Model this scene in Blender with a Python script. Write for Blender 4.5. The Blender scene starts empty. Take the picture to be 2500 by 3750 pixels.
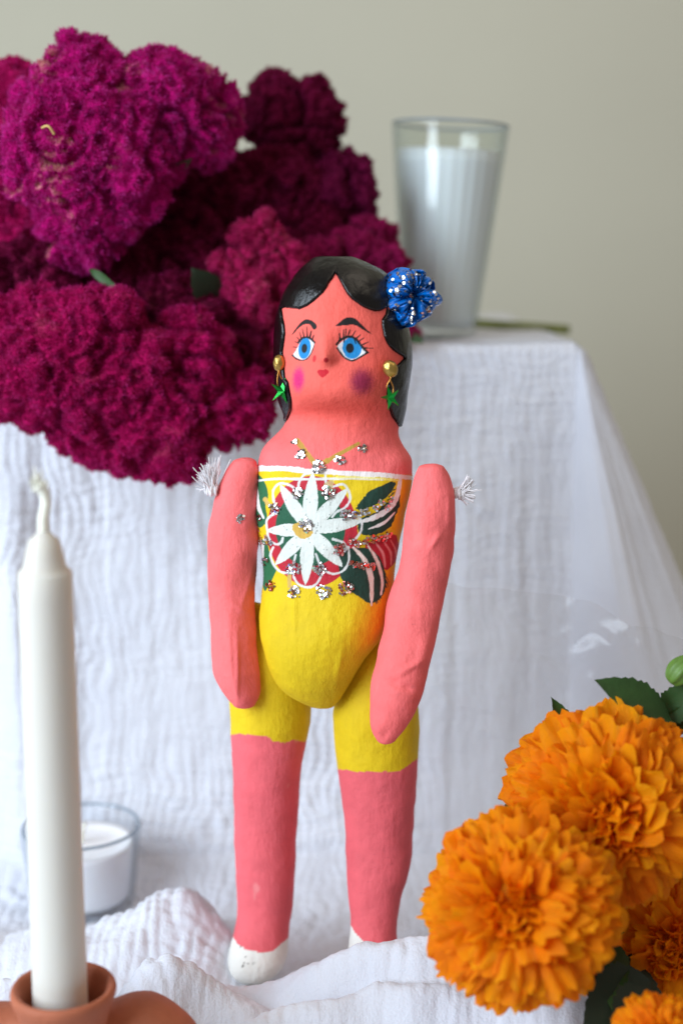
import bpy, bmesh, math, random
import numpy as np
from mathutils import Vector, Matrix, Quaternion
from mathutils.bvhtree import BVHTree

scene = bpy.context.scene
COL = scene.collection
RNG = np.random.default_rng(7)
random.seed(7)
rad = math.radians

# ------------------------------------------------------------------ camera
FPX, CX, CY = 5208.0, 1250.0, 1875.0          # lens measured in pixels of the tracing sheet
PITCH, CAM_Z = rad(10.5), 0.342
cam_d = bpy.data.cameras.new('camera'); cam = bpy.data.objects.new('camera', cam_d); COL.objects.link(cam)
cam.location = (0, 0, CAM_Z); cam.rotation_euler = (math.pi / 2 - PITCH, 0, 0)
cam_d.sensor_fit = 'VERTICAL'; cam_d.sensor_height = 36.0; cam_d.lens = 36.0 * FPX / 3750.0
cam_d.clip_start = 0.02; cam_d.clip_end = 50
cam_d.dof.use_dof = True; cam_d.dof.focus_distance = 0.610; cam_d.dof.aperture_fstop = 3.8
scene.camera = cam

# ------------------------------------------------------------------ light
world = bpy.data.worlds.new('World'); scene.world = world; world.use_nodes = True
wb = world.node_tree.nodes['Background']
wb.inputs[0].default_value = (1.0, 0.90, 0.82, 1); wb.inputs[1].default_value = 0.27

def area(name, loc, target, sx, sy, watts, color):
    l = bpy.data.lights.new(name, 'AREA'); l.shape = 'RECTANGLE'; l.size = sx; l.size_y = sy
    l.energy = watts; l.color = color
    o = bpy.data.objects.new(name, l); COL.objects.link(o); o.location = loc
    o.rotation_euler = (Vector(target) - Vector(loc)).to_track_quat('-Z', 'Y').to_euler()
    return o
area('window_light', (-1.00, -0.16, 0.66), (0.0, 0.65, 0.15), 0.95, 1.1, 32, (0.76, 0.88, 1.0))
area('wall_fill_light', (0.6, 0.5, 1.9), (0.1, 1.4, 0.4), 1.2, 1.2, 8, (1.0, 0.88, 0.72))  # added fill lamp overhead, turned to brighten the wall

vs = scene.view_settings
vs.view_transform = 'Standard'; vs.look = 'None'; vs.gamma = 1; vs.exposure = 0.06; vs.use_curve_mapping = False
cy = scene.cycles
cy.use_denoising = True; cy.max_bounces = 8; cy.transparent_max_bounces = 24; cy.sample_clamp_indirect = 6
cy.use_adaptive_sampling = True; cy.adaptive_threshold = 0.01

# ------------------------------------------------------------------ helpers
SP, CP = math.sin(PITCH), math.cos(PITCH)
def P(px, py, Y):
    """point of the place that stands Y metres away from the camera's foot and is seen at px, py"""
    a = (px - CX) / FPX; b = (CY - py) / FPX
    y = CP + b * SP; z = -SP + b * CP; k = Y / y
    return Vector((a * k, Y, CAM_Z + z * k))
def Pn(px, py, Y):
    px, py, Y = np.broadcast_arrays(np.asarray(px, float), np.asarray(py, float), np.asarray(Y, float))
    a = (px - CX) / FPX; b = (CY - py) / FPX
    k = Y / (CP + b * SP)
    return np.stack([a * k, Y, CAM_Z + (-SP + b * CP) * k], -1)
def sheet(co):
    """coordinates on the tracing sheet of points co (n,3)"""
    dz = co[:, 2] - CAM_Z
    d = co[:, 1] * CP - dz * SP; u = co[:, 1] * SP + dz * CP
    return CX + FPX * co[:, 0] / d, CY - FPX * u / d
def mpp(px, py, Y):
    return (P(px + 1, py, Y) - P(px, py, Y)).length

def s2l(c):
    c = np.asarray(c, float) / 255.0
    return np.where(c <= 0.04045, c / 12.92, ((c + 0.055) / 1.055) ** 2.4)
def L(r, g, b):
    v = s2l((r, g, b)); return (float(v[0]), float(v[1]), float(v[2]), 1.0)

def hashf(ix, iy, iz, seed):
    h = (ix.astype(np.int64) * 374761393 + iy.astype(np.int64) * 668265263 + iz.astype(np.int64) * 2147483647 + seed * 144665) & 0xffffffff
    h = ((h ^ (h >> 13)) * 1274126177) & 0xffffffff
    h = ((h ^ (h >> 16)) * 2246822519) & 0xffffffff
    h = h ^ (h >> 15)
    return (h & 0xffffff) / float(0xffffff)
def vnoise(p, seed=0):
    f = np.floor(p); t = p - f; t = t * t * t * (t * (t * 6 - 15) + 10); i = f.astype(np.int64)
    out = 0
    for dx in (0, 1):
        wx = t[:, 0] if dx else 1 - t[:, 0]
        for dy in (0, 1):
            wy = t[:, 1] if dy else 1 - t[:, 1]
            for dz in (0, 1):
                wz = t[:, 2] if dz else 1 - t[:, 2]
                out = out + wx * wy * wz * hashf(i[:, 0] + dx, i[:, 1] + dy, i[:, 2] + dz, seed)
    return out * 2 - 1
def fbm(p, seed=0, oct=3):
    o = 0; a = 1; tot = 0
    for k in range(oct):
        o = o + a * vnoise(p * (2 ** k) + 17.3 * k, seed + k); tot += a; a *= 0.5
    return o / tot
def worley(p, seed=0):
    i = np.floor(p).astype(np.int64); F1 = np.full(len(p), 9.0); F2 = np.full(len(p), 9.0); ident = np.zeros(len(p))
    for dx in (-1, 0, 1):
        for dy in (-1, 0, 1):
            for dz in (-1, 0, 1):
                c = i + np.array([dx, dy, dz])
                q = np.stack([hashf(c[:, 0], c[:, 1], c[:, 2], seed + s) for s in (1, 2, 3)], -1) + c
                d = np.sqrt(((p - q) ** 2).sum(1))
                nf = d < F1
                F2 = np.where(nf, F1, np.minimum(F2, d))
                ident = np.where(nf, hashf(c[:, 0], c[:, 1], c[:, 2], seed + 9), ident)
                F1 = np.where(nf, d, F1)
    return F1, F2, ident
def sstep(a, b, x):
    t = np.clip((x - a) / (b - a), 0, 1); return t * t * (3 - 2 * t)

def mesh_np(name, co, faces, smooth=True):
    """mesh from arrays; faces (m,3) or (m,4)"""
    me = bpy.data.meshes.new(name)
    co = np.ascontiguousarray(co, np.float32); faces = np.ascontiguousarray(faces, np.int32)
    k = faces.shape[1]
    me.vertices.add(len(co)); me.vertices.foreach_set('co', co.ravel())
    me.loops.add(faces.size); me.loops.foreach_set('vertex_index', faces.ravel())
    me.polygons.add(len(faces)); me.polygons.foreach_set('loop_start', np.arange(0, faces.size, k, dtype=np.int32))
    me.update(calc_edges=True)
    if smooth: me.polygons.foreach_set('use_smooth', np.ones(len(faces), bool))
    return me
def link(name, me, mat, parent=None):
    o = bpy.data.objects.new(name, me); COL.objects.link(o)
    if mat is not None and len(me.materials) == 0: me.materials.append(mat)
    if parent is not None: o.parent = parent; 
    return o
def local(co, origin):
    return np.asarray(co, float) - np.asarray(origin, float)
def empty(name, loc):
    o = bpy.data.objects.new(name, None); COL.objects.link(o); o.location = loc; o.empty_display_size = 0.01
    return o
def tag(o, label=None, cat=None, group=None, kind=None):
    if label: o['label'] = label
    if cat: o['category'] = cat
    if group: o['group'] = group
    if kind: o['kind'] = kind
    return o
def put_color(me, name, rgb):
    at = me.color_attributes.new(name, 'FLOAT_COLOR', 'POINT')
    a = np.ones((len(me.vertices), 4), np.float32); a[:, :3] = rgb
    at.data.foreach_set('color', a.ravel())
def put_float(me, name, v):
    at = me.attributes.new(name, 'FLOAT', 'POINT'); at.data.foreach_set('value', np.ascontiguousarray(v, np.float32))
def grid_faces(nu, nv, wrap_u=False):
    """vertex index = v*nu+u"""
    U = nu if wrap_u else nu - 1
    u, v = np.meshgrid(np.arange(U), np.arange(nv - 1)); u = u.ravel(); v = v.ravel(); u2 = (u + 1) % nu
    return np.stack([v * nu + u, v * nu + u2, (v + 1) * nu + u2, (v + 1) * nu + u], 1)
def vnormals(co, f):
    n = np.zeros_like(co)
    fn = np.cross(co[f[:, 2]] - co[f[:, 0]], co[f[:, -1]] - co[f[:, 1]]) if f.shape[1] == 4 else np.cross(co[f[:, 1]] - co[f[:, 0]], co[f[:, 2]] - co[f[:, 0]])
    for k in range(f.shape[1]): np.add.at(n, f[:, k], fn)
    return n / np.maximum(np.linalg.norm(n, axis=1, keepdims=True), 1e-12)
def gsmooth(a, s):
    if s <= 0: return a
    r = int(3 * s) + 1; k = np.exp(-0.5 * (np.arange(-r, r + 1) / s) ** 2); k /= k.sum()
    p = np.concatenate([2 * a[0] - a[r:0:-1], a, 2 * a[-1] - a[-2:-r - 2:-1]])
    return np.convolve(p, k, 'valid')
def tube(pts, radii, n=8, cap=True):
    """swept round tube -> (co, quads)"""
    pts = np.asarray(pts, float); m = len(pts); radii = np.broadcast_to(np.asarray(radii, float), (m,))
    t = np.gradient(pts, axis=0); t /= np.linalg.norm(t, axis=1, keepdims=True) + 1e-12
    ref = np.array([0, 0, 1.0]) if abs(t[0][2]) < 0.8 else np.array([1.0, 0, 0])
    co = []; a = np.cross(ref, t[0]); a /= np.linalg.norm(a)
    ang = np.linspace(0, 2 * np.pi, n, endpoint=False)
    for i in range(m):
        a = a - t[i] * (a @ t[i]); a /= np.linalg.norm(a); b = np.cross(t[i], a)
        co.append(pts[i] + radii[i] * (np.cos(ang)[:, None] * a + np.sin(ang)[:, None] * b))
    co = np.concatenate(co); f = grid_faces(n, m, True)
    if cap:
        k = len(co); co = np.concatenate([co, pts[:1], pts[-1:]])
        i = np.arange(n); j = (i + 1) % n
        f = np.concatenate([f, np.stack([j, i, np.full(n, k), np.full(n, k)], 1)[:, [0, 1, 2, 2]], np.stack([(m - 1) * n + i, (m - 1) * n + j, np.full(n, k + 1), np.full(n, k + 1)], 1)])
    return co, f
def tube_mesh(name, pts, radii, n=8):
    co, f = tube(pts, radii, n, False)
    n_ = n; m = len(pts)
    me = bpy.data.meshes.new(name)
    faces = [tuple(int(x) for x in q) for q in f] + [tuple(range(n_ - 1, -1, -1)), tuple(range((m - 1) * n_, m * n_))]
    me.from_pydata([tuple(c) for c in co], [], faces); me.update()
    me.polygons.foreach_set('use_smooth', np.ones(len(me.polygons), bool))
    return me
def lathe(name, prof, n=64):
    """prof list of (r,z); closed at r=0 ends"""
    prof = np.asarray(prof, float); a = np.linspace(0, 2 * np.pi, n, endpoint=False)
    co = np.stack([np.outer(prof[:, 0], np.cos(a)), np.outer(prof[:, 0], np.sin(a)), np.repeat(prof[:, 1:2], n, 1)], -1).reshape(-1, 3)
    return mesh_np(name, co, grid_faces(n, len(prof), True))
def catmull(pts, closed=False, k=8):
    p = np.asarray(pts, float); n = len(p); out = []
    for i in range(n if closed else n - 1):
        if closed: a, b, c, d = p[(i - 1) % n], p[i], p[(i + 1) % n], p[(i + 2) % n]
        else: a, b, c, d = p[max(i - 1, 0)], p[i], p[i + 1], p[min(i + 2, n - 1)]
        for t in np.arange(k) / k:
            out.append(0.5 * ((2 * b) + (c - a) * t + (2 * a - 5 * b + 4 * c - d) * t * t + (3 * b - a - 3 * c + d) * t ** 3))
    if not closed: out.append(p[-1])
    return np.array(out)

# ------------------------------------------------------------------ materials
class NT:
    def __init__(s, name):
        s.m = bpy.data.materials.new(name); s.m.use_nodes = True; s.t = s.m.node_tree; s.b = s.t.nodes['Principled BSDF']; s.out = s.t.nodes['Material Output']
    def n(s, typ, **kw):
        x = s.t.nodes.new(typ)
        for k, v in kw.items():
            if k in x.inputs: x.inputs[k].default_value = v
            else: setattr(x, k, v)
        return x
    def l(s, a, b): s.t.links.new(a, b)
    def set(s, **kw):
        for k, v in kw.items(): s.b.inputs[k.replace('_', ' ')].default_value = v
    def noise(s, scale, detail=4, rough=0.55, vec=None, stretch=None):
        tc = vec or s.n('ShaderNodeTexCoord').outputs['Object']
        if stretch:
            mp = s.n('ShaderNodeMapping'); mp.inputs['Scale'].default_value = stretch; s.l(tc, mp.inputs[0]); tc = mp.outputs[0]
        x = s.n('ShaderNodeTexNoise', Scale=scale, Detail=detail, Roughness=rough); s.l(tc, x.inputs['Vector']); return x.outputs['Fac']
    def ramp(s, fac, stops):
        r = s.n('ShaderNodeValToRGB'); e = r.color_ramp.elements
        while len(e) < len(stops): e.new(0.5)
        for i, (p, c) in enumerate(stops): e[i].position = p; e[i].color = c
        s.l(fac, r.inputs[0]); return r.outputs[0]
    def bump(s, height, strength=0.3, dist=0.001):
        b = s.n('ShaderNodeBump', Strength=strength, Distance=dist); s.l(height, b.inputs['Height']); s.l(b.outputs[0], s.b.inputs['Normal']); return b
    def mix(s, fac, a, b, mode='MIX'):
        x = s.n('ShaderNodeMix', data_type='RGBA', blend_type=mode)
        for v, i in ((fac, 0), (a, 6), (b, 7)):
            if hasattr(v, 'is_output'): s.l(v, x.inputs[i])
            else: x.inputs[i].default_value = v
        return x.outputs[2]
    def math(s, op, a, b=0.0):
        x = s.n('ShaderNodeMath', operation=op)
        for i, v in enumerate((a, b)):
            if hasattr(v, 'is_output'): s.l(v, x.inputs[i])
            else: x.inputs[i].default_value = v
        return x.outputs[0]
    def attr(s, name): return s.n('ShaderNodeAttribute', attribute_name=name)
g = lambda v: (v, v, v, 1)

def simple(name, col, rough=0.6, var=0.12, scale=60, bump=0.2, bscale=None, bdist=0.0006, metal=0, **kw):
    t = NT(name); t.set(Roughness=rough, Metallic=metal, **kw)
    n = t.noise(scale, 5)
    d = t.ramp(n, [(0.3, g(1 - var)), (0.7, g(1 + 0.0))])
    t.l(t.mix(1.0, col, d, 'MULTIPLY'), t.b.inputs['Base Color'])
    if bump: t.bump(t.noise(bscale or scale * 6, 5), bump, bdist)
    return t.m

def m_paint():
    t = NT('painted_papier_mache')
    a = t.attr('paint'); gl = t.attr('gloss').outputs['Fac']
    n1 = t.noise(70, 5, 0.6); n2 = t.noise(500, 3)
    v = t.ramp(n1, [(0.25, g(0.80)), (0.6, g(1.0)), (0.85, g(1.0))])
    c = t.mix(0.75, a.outputs['Color'], v, 'MULTIPLY')
    sp = t.ramp(t.noise(900, 2), [(0.26, g(0.55)), (0.30, g(1.0))])
    c = t.mix(0.45, c, sp, 'MULTIPLY')
    t.l(c, t.b.inputs['Base Color'])
    t.l(t.math('SUBTRACT', 0.72, t.math('MULTIPLY', gl, 0.46)), t.b.inputs['Roughness'])
    t.set(**{'Specular_IOR_Level': 0.35})
    brush = t.noise(160, 5, 0.65, stretch=(1.6, 1.6, 0.35))
    h = t.math('ADD', t.math('MULTIPLY', brush, 1.0), t.math('MULTIPLY', n2, 0.45))
    h = t.math('ADD', h, t.math('MULTIPLY', n1, 1.2))
    t.bump(h, 0.55, 0.0012)
    return t.m
def m_hair():
    t = NT('glossy_black_paint'); t.set(**{'Base_Color': L(6, 5, 5), 'Specular_IOR_Level': 0.42})
    st = t.noise(230, 5, 0.7, stretch=(1.5, 1.5, 0.3))
    t.l(t.ramp(st, [(0.3, g(0.13)), (0.75, g(0.27))]), t.b.inputs['Roughness'])
    t.bump(st, 0.5, 0.0010); return t.m
def m_cloth():
    t = NT('white_cotton_gauze'); t.set(Roughness=0.9, **{'Specular_IOR_Level': 0.1, 'Sheen_Weight': 0.15})
    uv = t.n('ShaderNodeUVMap').outputs[0]
    n = t.noise(14, 4, vec=uv)
    t.l(t.ramp(n, [(0.3, L(222, 225, 236)), (0.7, L(234, 237, 246))]), t.b.inputs['Base Color'])
    w1 = t.noise(420, 2, vec=uv, stretch=(1.0, 0.35, 1)); w2 = t.noise(420, 2, vec=uv, stretch=(0.35, 1.0, 1))
    w3 = t.noise(900, 3); w4 = t.noise(230, 3)
    h = t.math('ADD', t.math('ADD', t.math('MULTIPLY', w1, .6), t.math('MULTIPLY', w2, .6)), t.math('ADD', t.math('MULTIPLY', w3, 0.8), t.math('MULTIPLY', w4, 0.35)))
    bp = t.bump(h, 0.55, 0.0011)
    tr = t.n('ShaderNodeBsdfTranslucent', Color=L(235, 235, 238)); t.l(bp.outputs[0], tr.inputs['Normal'])
    mx = t.n('ShaderNodeMixShader'); mx.inputs[0].default_value = 0.25
    t.l(t.b.outputs[0], mx.inputs[1]); t.l(tr.outputs[0], mx.inputs[2]); t.l(mx.outputs[0], t.out.inputs[0])
    return t.m
def m_wall():
    t = NT('painted_plaster'); t.set(Roughness=0.85)
    n = t.noise(2.0, 4)
    t.l(t.ramp(n, [(0.3, L(184, 181, 164)), (0.7, L(191, 188, 170))]), t.b.inputs['Base Color'])
    t.bump(t.noise(90, 5), 0.15, 0.002); return t.m
def m_velvet(name='velvet_crest', base=None):
    t = NT(name); a = t.attr('tint')
    t.l(a.outputs['Color'], t.b.inputs['Base Color'])
    t.set(Roughness=0.85, **{'Specular_IOR_Level': 0.12, 'Sheen_Weight': 0.6, 'Sheen_Roughness': 0.4, 'Sheen_Tint': L(235, 60, 170)})
    t.bump(t.noise(900, 4), 0.6, 0.0015)
    return t.m
def m_fuzz():
    t = NT('velvet_fuzz'); a = t.attr('tint')
    t.l(a.outputs['Color'], t.b.inputs['Base Color']); t.set(Roughness=0.7, **{'Specular_IOR_Level': 0.2})
    tr = t.n('ShaderNodeBsdfTranslucent'); t.l(a.outputs['Color'], tr.inputs[0])
    mx = t.n('ShaderNodeMixShader'); mx.inputs[0].default_value = 0.4
    t.l(t.b.outputs[0], mx.inputs[1]); t.l(tr.outputs[0], mx.inputs[2]); t.l(mx.outputs[0], t.out.inputs[0])
    return t.m
def m_petal():
    t = NT('marigold_petal'); a = t.attr('tint')
    oi = t.n('ShaderNodeObjectInfo').outputs['Random']
    n = t.noise(9, 4)
    c = t.mix(t.ramp(oi, [(0.0, g(0.0)), (1.0, g(1.0))]), L(255, 140, 0), L(255, 168, 0))
    c = t.mix(1.0, c, a.outputs['Color'], 'MULTIPLY')
    c = t.mix(0.5, c, t.ramp(n, [(0.3, g(0.8)), (0.7, g(1.0))]), 'MULTIPLY')
    t.l(c, t.b.inputs['Base Color']); t.set(Roughness=0.55, **{'Specular_IOR_Level': 0.2})
    t.bump(t.noise(6, 4, stretch=(9, 1, 1)), 0.35, 0.05)
    tr = t.n('ShaderNodeBsdfTranslucent'); t.l(c, tr.inputs[0])
    mx = t.n('ShaderNodeMixShader'); mx.inputs[0].default_value = 0.48
    t.l(t.b.outputs[0], mx.inputs[1]); t.l(tr.outputs[0], mx.inputs[2]); t.l(mx.outputs[0], t.out.inputs[0])
    return t.m
def m_glass(name, tint, rough=0.02):
    t = NT(name); t.t.nodes.remove(t.b)
    tr = t.n('ShaderNodeBsdfTransparent'); gl = t.n('ShaderNodeBsdfGlossy', Roughness=rough)
    lw = t.n('ShaderNodeLayerWeight', Blend=0.5); mx = t.n('ShaderNodeMixShader')
    fr = t.math('ADD', t.math('MULTIPLY', t.math('POWER', lw.outputs['Facing'], 4.0), 0.55), 0.035)
    t.l(t.mix(t.math('POWER', lw.outputs['Facing'], 3.0), tint, L(218, 225, 230)), tr.inputs[0])
    t.l(fr, mx.inputs[0]); t.l(tr.outputs[0], mx.inputs[1]); t.l(gl.outputs[0], mx.inputs[2]); t.l(mx.outputs[0], t.out.inputs[0])
    return t.m
def m_cello():
    t = NT('clear_cellophane'); t.t.nodes.remove(t.b)
    tr = t.n('ShaderNodeBsdfTransparent', Color=g(0.985)); gl = t.n('ShaderNodeBsdfGlossy', Roughness=0.28)
    df = t.n('ShaderNodeBsdfTranslucent', Color=g(0.8))
    fr = t.n('ShaderNodeLayerWeight', Blend=0.5)
    m0 = t.n('ShaderNodeMixShader'); m0.inputs[0].default_value = 0.13
    t.l(tr.outputs[0], m0.inputs[1]); t.l(df.outputs[0], m0.inputs[2])
    mx = t.n('ShaderNodeMixShader')
    t.l(t.math('ADD', t.math('MULTIPLY', t.math('POWER', fr.outputs['Facing'], 4.0), 0.5), 0.035), mx.inputs[0]); t.l(m0.outputs[0], mx.inputs[1]); t.l(gl.outputs[0], mx.inputs[2]); t.l(mx.outputs[0], t.out.inputs[0])
    return t.m
def m_wax(name, col, sss=0.35):
    t = NT(name); t.set(Roughness=0.58, **{'Base_Color': col, 'Subsurface_Weight': sss, 'Subsurface_Radius': (0.012, 0.010, 0.007), 'Subsurface_Scale': 1.0, 'Specular_IOR_Level': 0.35})
    t.bump(t.noise(60, 4, stretch=(1, 1, 0.3)), 0.12, 0.002); return t.m
def m_glitter(name, stops):
    t = NT(name); t.set(Metallic=1.0, Roughness=0.18)
    a = t.attr('tint'); t.l(a.outputs['Color'], t.b.inputs['Base Color']); return t.m

M = dict(
    paint=m_paint(), hair=m_hair(), cloth=m_cloth(), wall=m_wall(), velvet=m_velvet(), fuzz=m_fuzz(), petal=m_petal(),
    glass=m_glass('clear_glass', L(251, 253, 252)), glass2=m_glass('pale_glass', L(252, 253, 254)), cello=m_cello(),
    taper=m_wax('ivory_wax', L(206, 202, 193)), wax=m_wax('white_wax', L(240, 245, 249), 0.1), wax2=m_wax('cloudy_wax', L(244, 242, 242), 0.15),
    wick=simple('cotton_wick', L(240, 238, 222), 0.9, 0.2, 300),
    rim=simple('glass_rim', L(168, 182, 194), 0.12, 0.1, 60, 0, **{'Transmission_Weight': 0.55}),
    straw=simple('dry_straw', L(206, 172, 104), 0.8, 0.2, 300),
    terra=simple('terracotta', L(176, 98, 66), 0.7, 0.28, 45, 0.35, 300, 0.0012),
    stem=simple('green_stem', L(120, 132, 50), 0.5, 0.3, 90), leaf=simple('green_leaf', L(44, 80, 28), 0.62, 0.35, 70, 0.3, 260, 0.001),
    dleaf=simple('dark_leaf', L(28, 44, 20), 0.65, 0.35, 70, 0.3), bud=simple('flower_bud', L(96, 132, 48), 0.5, 0.3, 200),
    gold=simple('gold_paint', L(196, 160, 84), 0.32, 0.3, 250, 0.35, 700, 0.0006, metal=0.85),
    wire=simple('copper_wire', L(196, 138, 70), 0.3, 0.15, 200, 0.1, metal=1.0),
    star=simple('green_metallic_plastic', L(24, 150, 54), 0.16, 0.2, 200, 0.05, metal=0.75),
    thread=simple('white_cotton_thread', L(238, 234, 236), 0.9, 0.1, 800),
    blue=simple('shiny_blue_fabric', L(0, 108, 202), 0.16, 0.45, 120, 0.5, 260, 0.0016),
    glit=m_glitter('glitter', None),
)

# ------------------------------------------------------------------ wall
wv = np.array([[-2.2, 1.45, -0.6], [2.2, 1.45, -0.6], [2.2, 1.45, 2.4], [-2.2, 1.45, 2.4]])
tag(link('wall', mesh_np('wall', wv, np.array([[0, 1, 2, 3]]), False), M['wall']), 'plain grey beige plaster wall behind the altar', kind='structure')

# ------------------------------------------------------------------ gauze cloth over box and table
BOX_Y = 0.785
BOX_Z, BOX_XC = P(2000, 1258, BOX_Y).z, P(2135, 1258, BOX_Y).x - 0.004
RIDGES = [  # crest of each fold: points seen at (px, py) Y metres away, and width of the fold
    ([(700, 3600, .590), (850, 3606, .590), (980, 3592, .588), (1170, 3506, .582), (1333, 3456, .575), (1451, 3441, .57), (1600, 3434, .565), (1800, 3440, .56), (2100, 3470, .55)], .017),
    ([(-250, 3450, .63), (0, 3402, .63), (120, 3386, .63), (310, 3392, .63), (420, 3342, .632), (520, 3292, .635), (600, 3272, .638), (660, 3264, .64), (720, 3270, .645), (780, 3312, .65), (835, 3400, .655)], .022),
    ([(360, 3720, .565), (440, 3630, .565), (520, 3545, .567), (610, 3505, .57), (700, 3530, .572), (800, 3600, .57), (900, 3660, .565)], .014),
    ([(930, 3740, .54), (1100, 3690, .545), (1250, 3650, .548), (1400, 3610, .55), (1600, 3590, .55), (1800, 3610, .55)], .013),
    ([(-200, 3640, .545), (0, 3600, .545), (120, 3560, .55), (260, 3560, .55)], .012),
]
def fold_height(x, y):
    out = np.zeros_like(x)
    for pts, w in RIDGES:
        q = np.array([P(*p) for p in pts]); q = catmull(q, False, 6)
        best = np.full(x.shape, 1e9); hh = np.zeros_like(x)
        for a, b in zip(q[:-1], q[1:]):
            d = b[:2] - a[:2]; L2 = d @ d + 1e-12
            t = np.clip(((x - a[0]) * d[0] + (y - a[1]) * d[1]) / L2, 0, 1)
            dd = np.hypot(x - a[0] - t * d[0], y - a[1] - t * d[1])
            m = dd < best; best = np.where(m, dd, best); hh = np.where(m, a[2] + t * (b[2] - a[2]), hh)
        hgt = 1.05 * np.maximum(hh, 0) * (0.55 * np.exp(-(best / (1.1 * w)) ** 2) + 0.45 * np.exp(-(best / (2.3 * w)) ** 2))
        out = np.maximum(out, hgt)
    return out
def build_cloth():
    # u runs along the front edge of the box, round its right corner and back along its side
    xs = np.concatenate([np.linspace(-0.46, -0.235, 60, endpoint=False), np.arange(-0.235, BOX_XC, 0.0011)])
    r0 = 0.004
    arc = np.linspace(0, np.pi / 2, 70)[1:]
    base, nrm, uu = [], [], []
    for x in xs: base.append((x, BOX_Y)); nrm.append((0, -1)); uu.append(x)
    for a in arc: base.append((BOX_XC + r0 * math.sin(a), BOX_Y + r0 - r0 * math.cos(a))); nrm.append((math.sin(a), -math.cos(a))); uu.append(BOX_XC + a * 0.09)
    side = np.linspace(0, 0.34, 120)[1:]
    for s in side: base.append((BOX_XC + r0, BOX_Y + r0 + s)); nrm.append((1, 0)); uu.append(BOX_XC + 0.14 + s)
    base = np.array(base); nrm = np.array(nrm); uu = np.array(uu)
    w_side = sstep(BOX_XC - 0.004, BOX_XC + 0.045, uu)
    w_corner = np.exp(-((uu - BOX_XC - 0.05) / 0.05) ** 2)
    top = np.linspace(-0.11, 0, 40, endpoint=False)            # inward distance on the top
    dn = np.arange(0, BOX_Z, 0.0011); tb = np.concatenate([np.arange(0, 0.30, 0.0015), np.linspace(0.30, 0.60, 50)])
    V = np.concatenate([top, dn, BOX_Z + tb]); nu, nv = len(uu), len(V)
    UU, VV = np.meshgrid(uu, V)
    B = np.broadcast_to(base, (nv, nu, 2)); N = np.broadcast_to(nrm, (nv, nu, 2)); WS = np.broadcast_to(w_side, (nv, nu)); WC = np.broadcast_to(w_corner, (nv, nu))
    drop = np.clip(VV, 0, BOX_Z); over = np.clip(VV - BOX_Z, 0, None); ins = np.clip(-VV, 0, None)
    td = drop / BOX_Z
    flare = 0.030 * td ** 1.3 * (1 - WS) + WS * (0.46 * drop)
    foot = sstep(0.78, 1.0, td) * 0.012
    out = flare + foot + over - ins
    out = out - np.clip(ins - 0.0, 0, None) * 0
    z = BOX_Z - drop
    rr = 0.0035                                                  # rounded upper edge
    e = np.clip(1 - np.abs(VV) / (rr * 2), 0, 1); z = z - e ** 2 * rr * 0.5; out = out - e ** 2 * rr * 0.5
    e2 = np.clip(1 - np.abs(VV - BOX_Z) / 0.05, 0, 1); z = z + e2 ** 2 * 0.010; 
    X = B[..., 0] + N[..., 0] * out; Y = B[..., 1] + N[..., 1] * out
    flat = lambda a: a.ravel()
    q = np.stack([flat(UU), flat(VV), np.zeros(UU.size)], 1)
    # hanging folds: broad, then narrow vertical ones, growing downwards
    onface = flat(sstep(0.0, 0.06, VV) * (1 - sstep(BOX_Z - 0.03, BOX_Z + 0.05, VV)))
    warp = 0.012 * fbm(q * np.array([9, 7, 1]), 5)
    f1 = 0.0032 * fbm(np.stack([(q[:, 0] + warp) * 16, q[:, 1] * 1.7, q[:, 2]], 1), 11, 2)
    f2 = 0.0007 * vnoise(np.stack([(q[:, 0] + warp) * 75, q[:, 1] * 5, q[:, 2]], 1), 12)
    rightness = sstep(-0.02, 0.10, flat(UU))
    f3 = (0.0005 + 0.0006 * rightness) * vnoise(np.stack([(q[:, 0] + 0.5 * warp) * 170, q[:, 1] * 9, q[:, 2]], 1), 13)
    ridge = 0.016 * np.exp(-((q[:, 0] + 0.182 - 0.06 * (q[:, 1] - 0.1)) / 0.016) ** 2) * sstep(0.02, 0.14, flat(VV))
    cornf = flat(WC * td) * 0.007 * np.sin(flat(UU) * 95 + 4 * flat(VV))
    # crinkle: the puckered little squares of the weave
    wx = q[:, 0] + 0.0022 * fbm(q * 60, 21, 2); wv = q[:, 1] + 0.0030 * fbm(q * 45 + 9, 22, 2) + 0.02 * fbm(q * 7, 24, 2)
    pa = 2 * np.pi * q[:, 0] / 0.0115 + 3.6 * fbm(q * 48, 23, 2); pb = 2 * np.pi * (q[:, 1] + .012 * fbm(q * 8, 27, 2)) / 0.0100 + 3.6 * fbm(q * 48 + 7, 28, 2)
    pil = np.sqrt(np.abs(np.cos(pa * .5 * 2) * np.cos(pb)) + 1e-6) - .6
    puck = 1.1 * pil + .5 * np.maximum(vnoise(np.stack([wx * 150, wv * 110, 0 * wx], 1), 23), -.5) + .5 * np.maximum(vnoise(np.stack([wx * 60, wv * 210, 0 * wx], 1), 25), -0.5)
    amp = 0.00125 * (0.45 + 0.9 * sstep(-0.2, 0.5, fbm(q * 11, 26, 2)))
    amp = amp * (1.2 - 0.60 * rightness * (1 - flat(sstep(BOX_Z - .02, BOX_Z + .05, VV))))
    cr = puck * amp
    X = flat(X); Y = flat(Y); z = flat(z); nx = flat(N[..., 0]); ny = flat(N[..., 1])
    wface = 1 - flat(sstep(BOX_Z - 0.03, BOX_Z + 0.03, VV)); wtop = flat(sstep(0.004, -0.004, VV)) if False else flat((VV < 0).astype(float))
    disp = (f1 + f2 + f3 + ridge + cornf) * onface + cr * wface * (1 - wtop)
    X = X + nx * disp; Y = Y + ny * disp
    wt = flat(sstep(BOX_Z + 0.005, BOX_Z + 0.06, VV))
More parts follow.
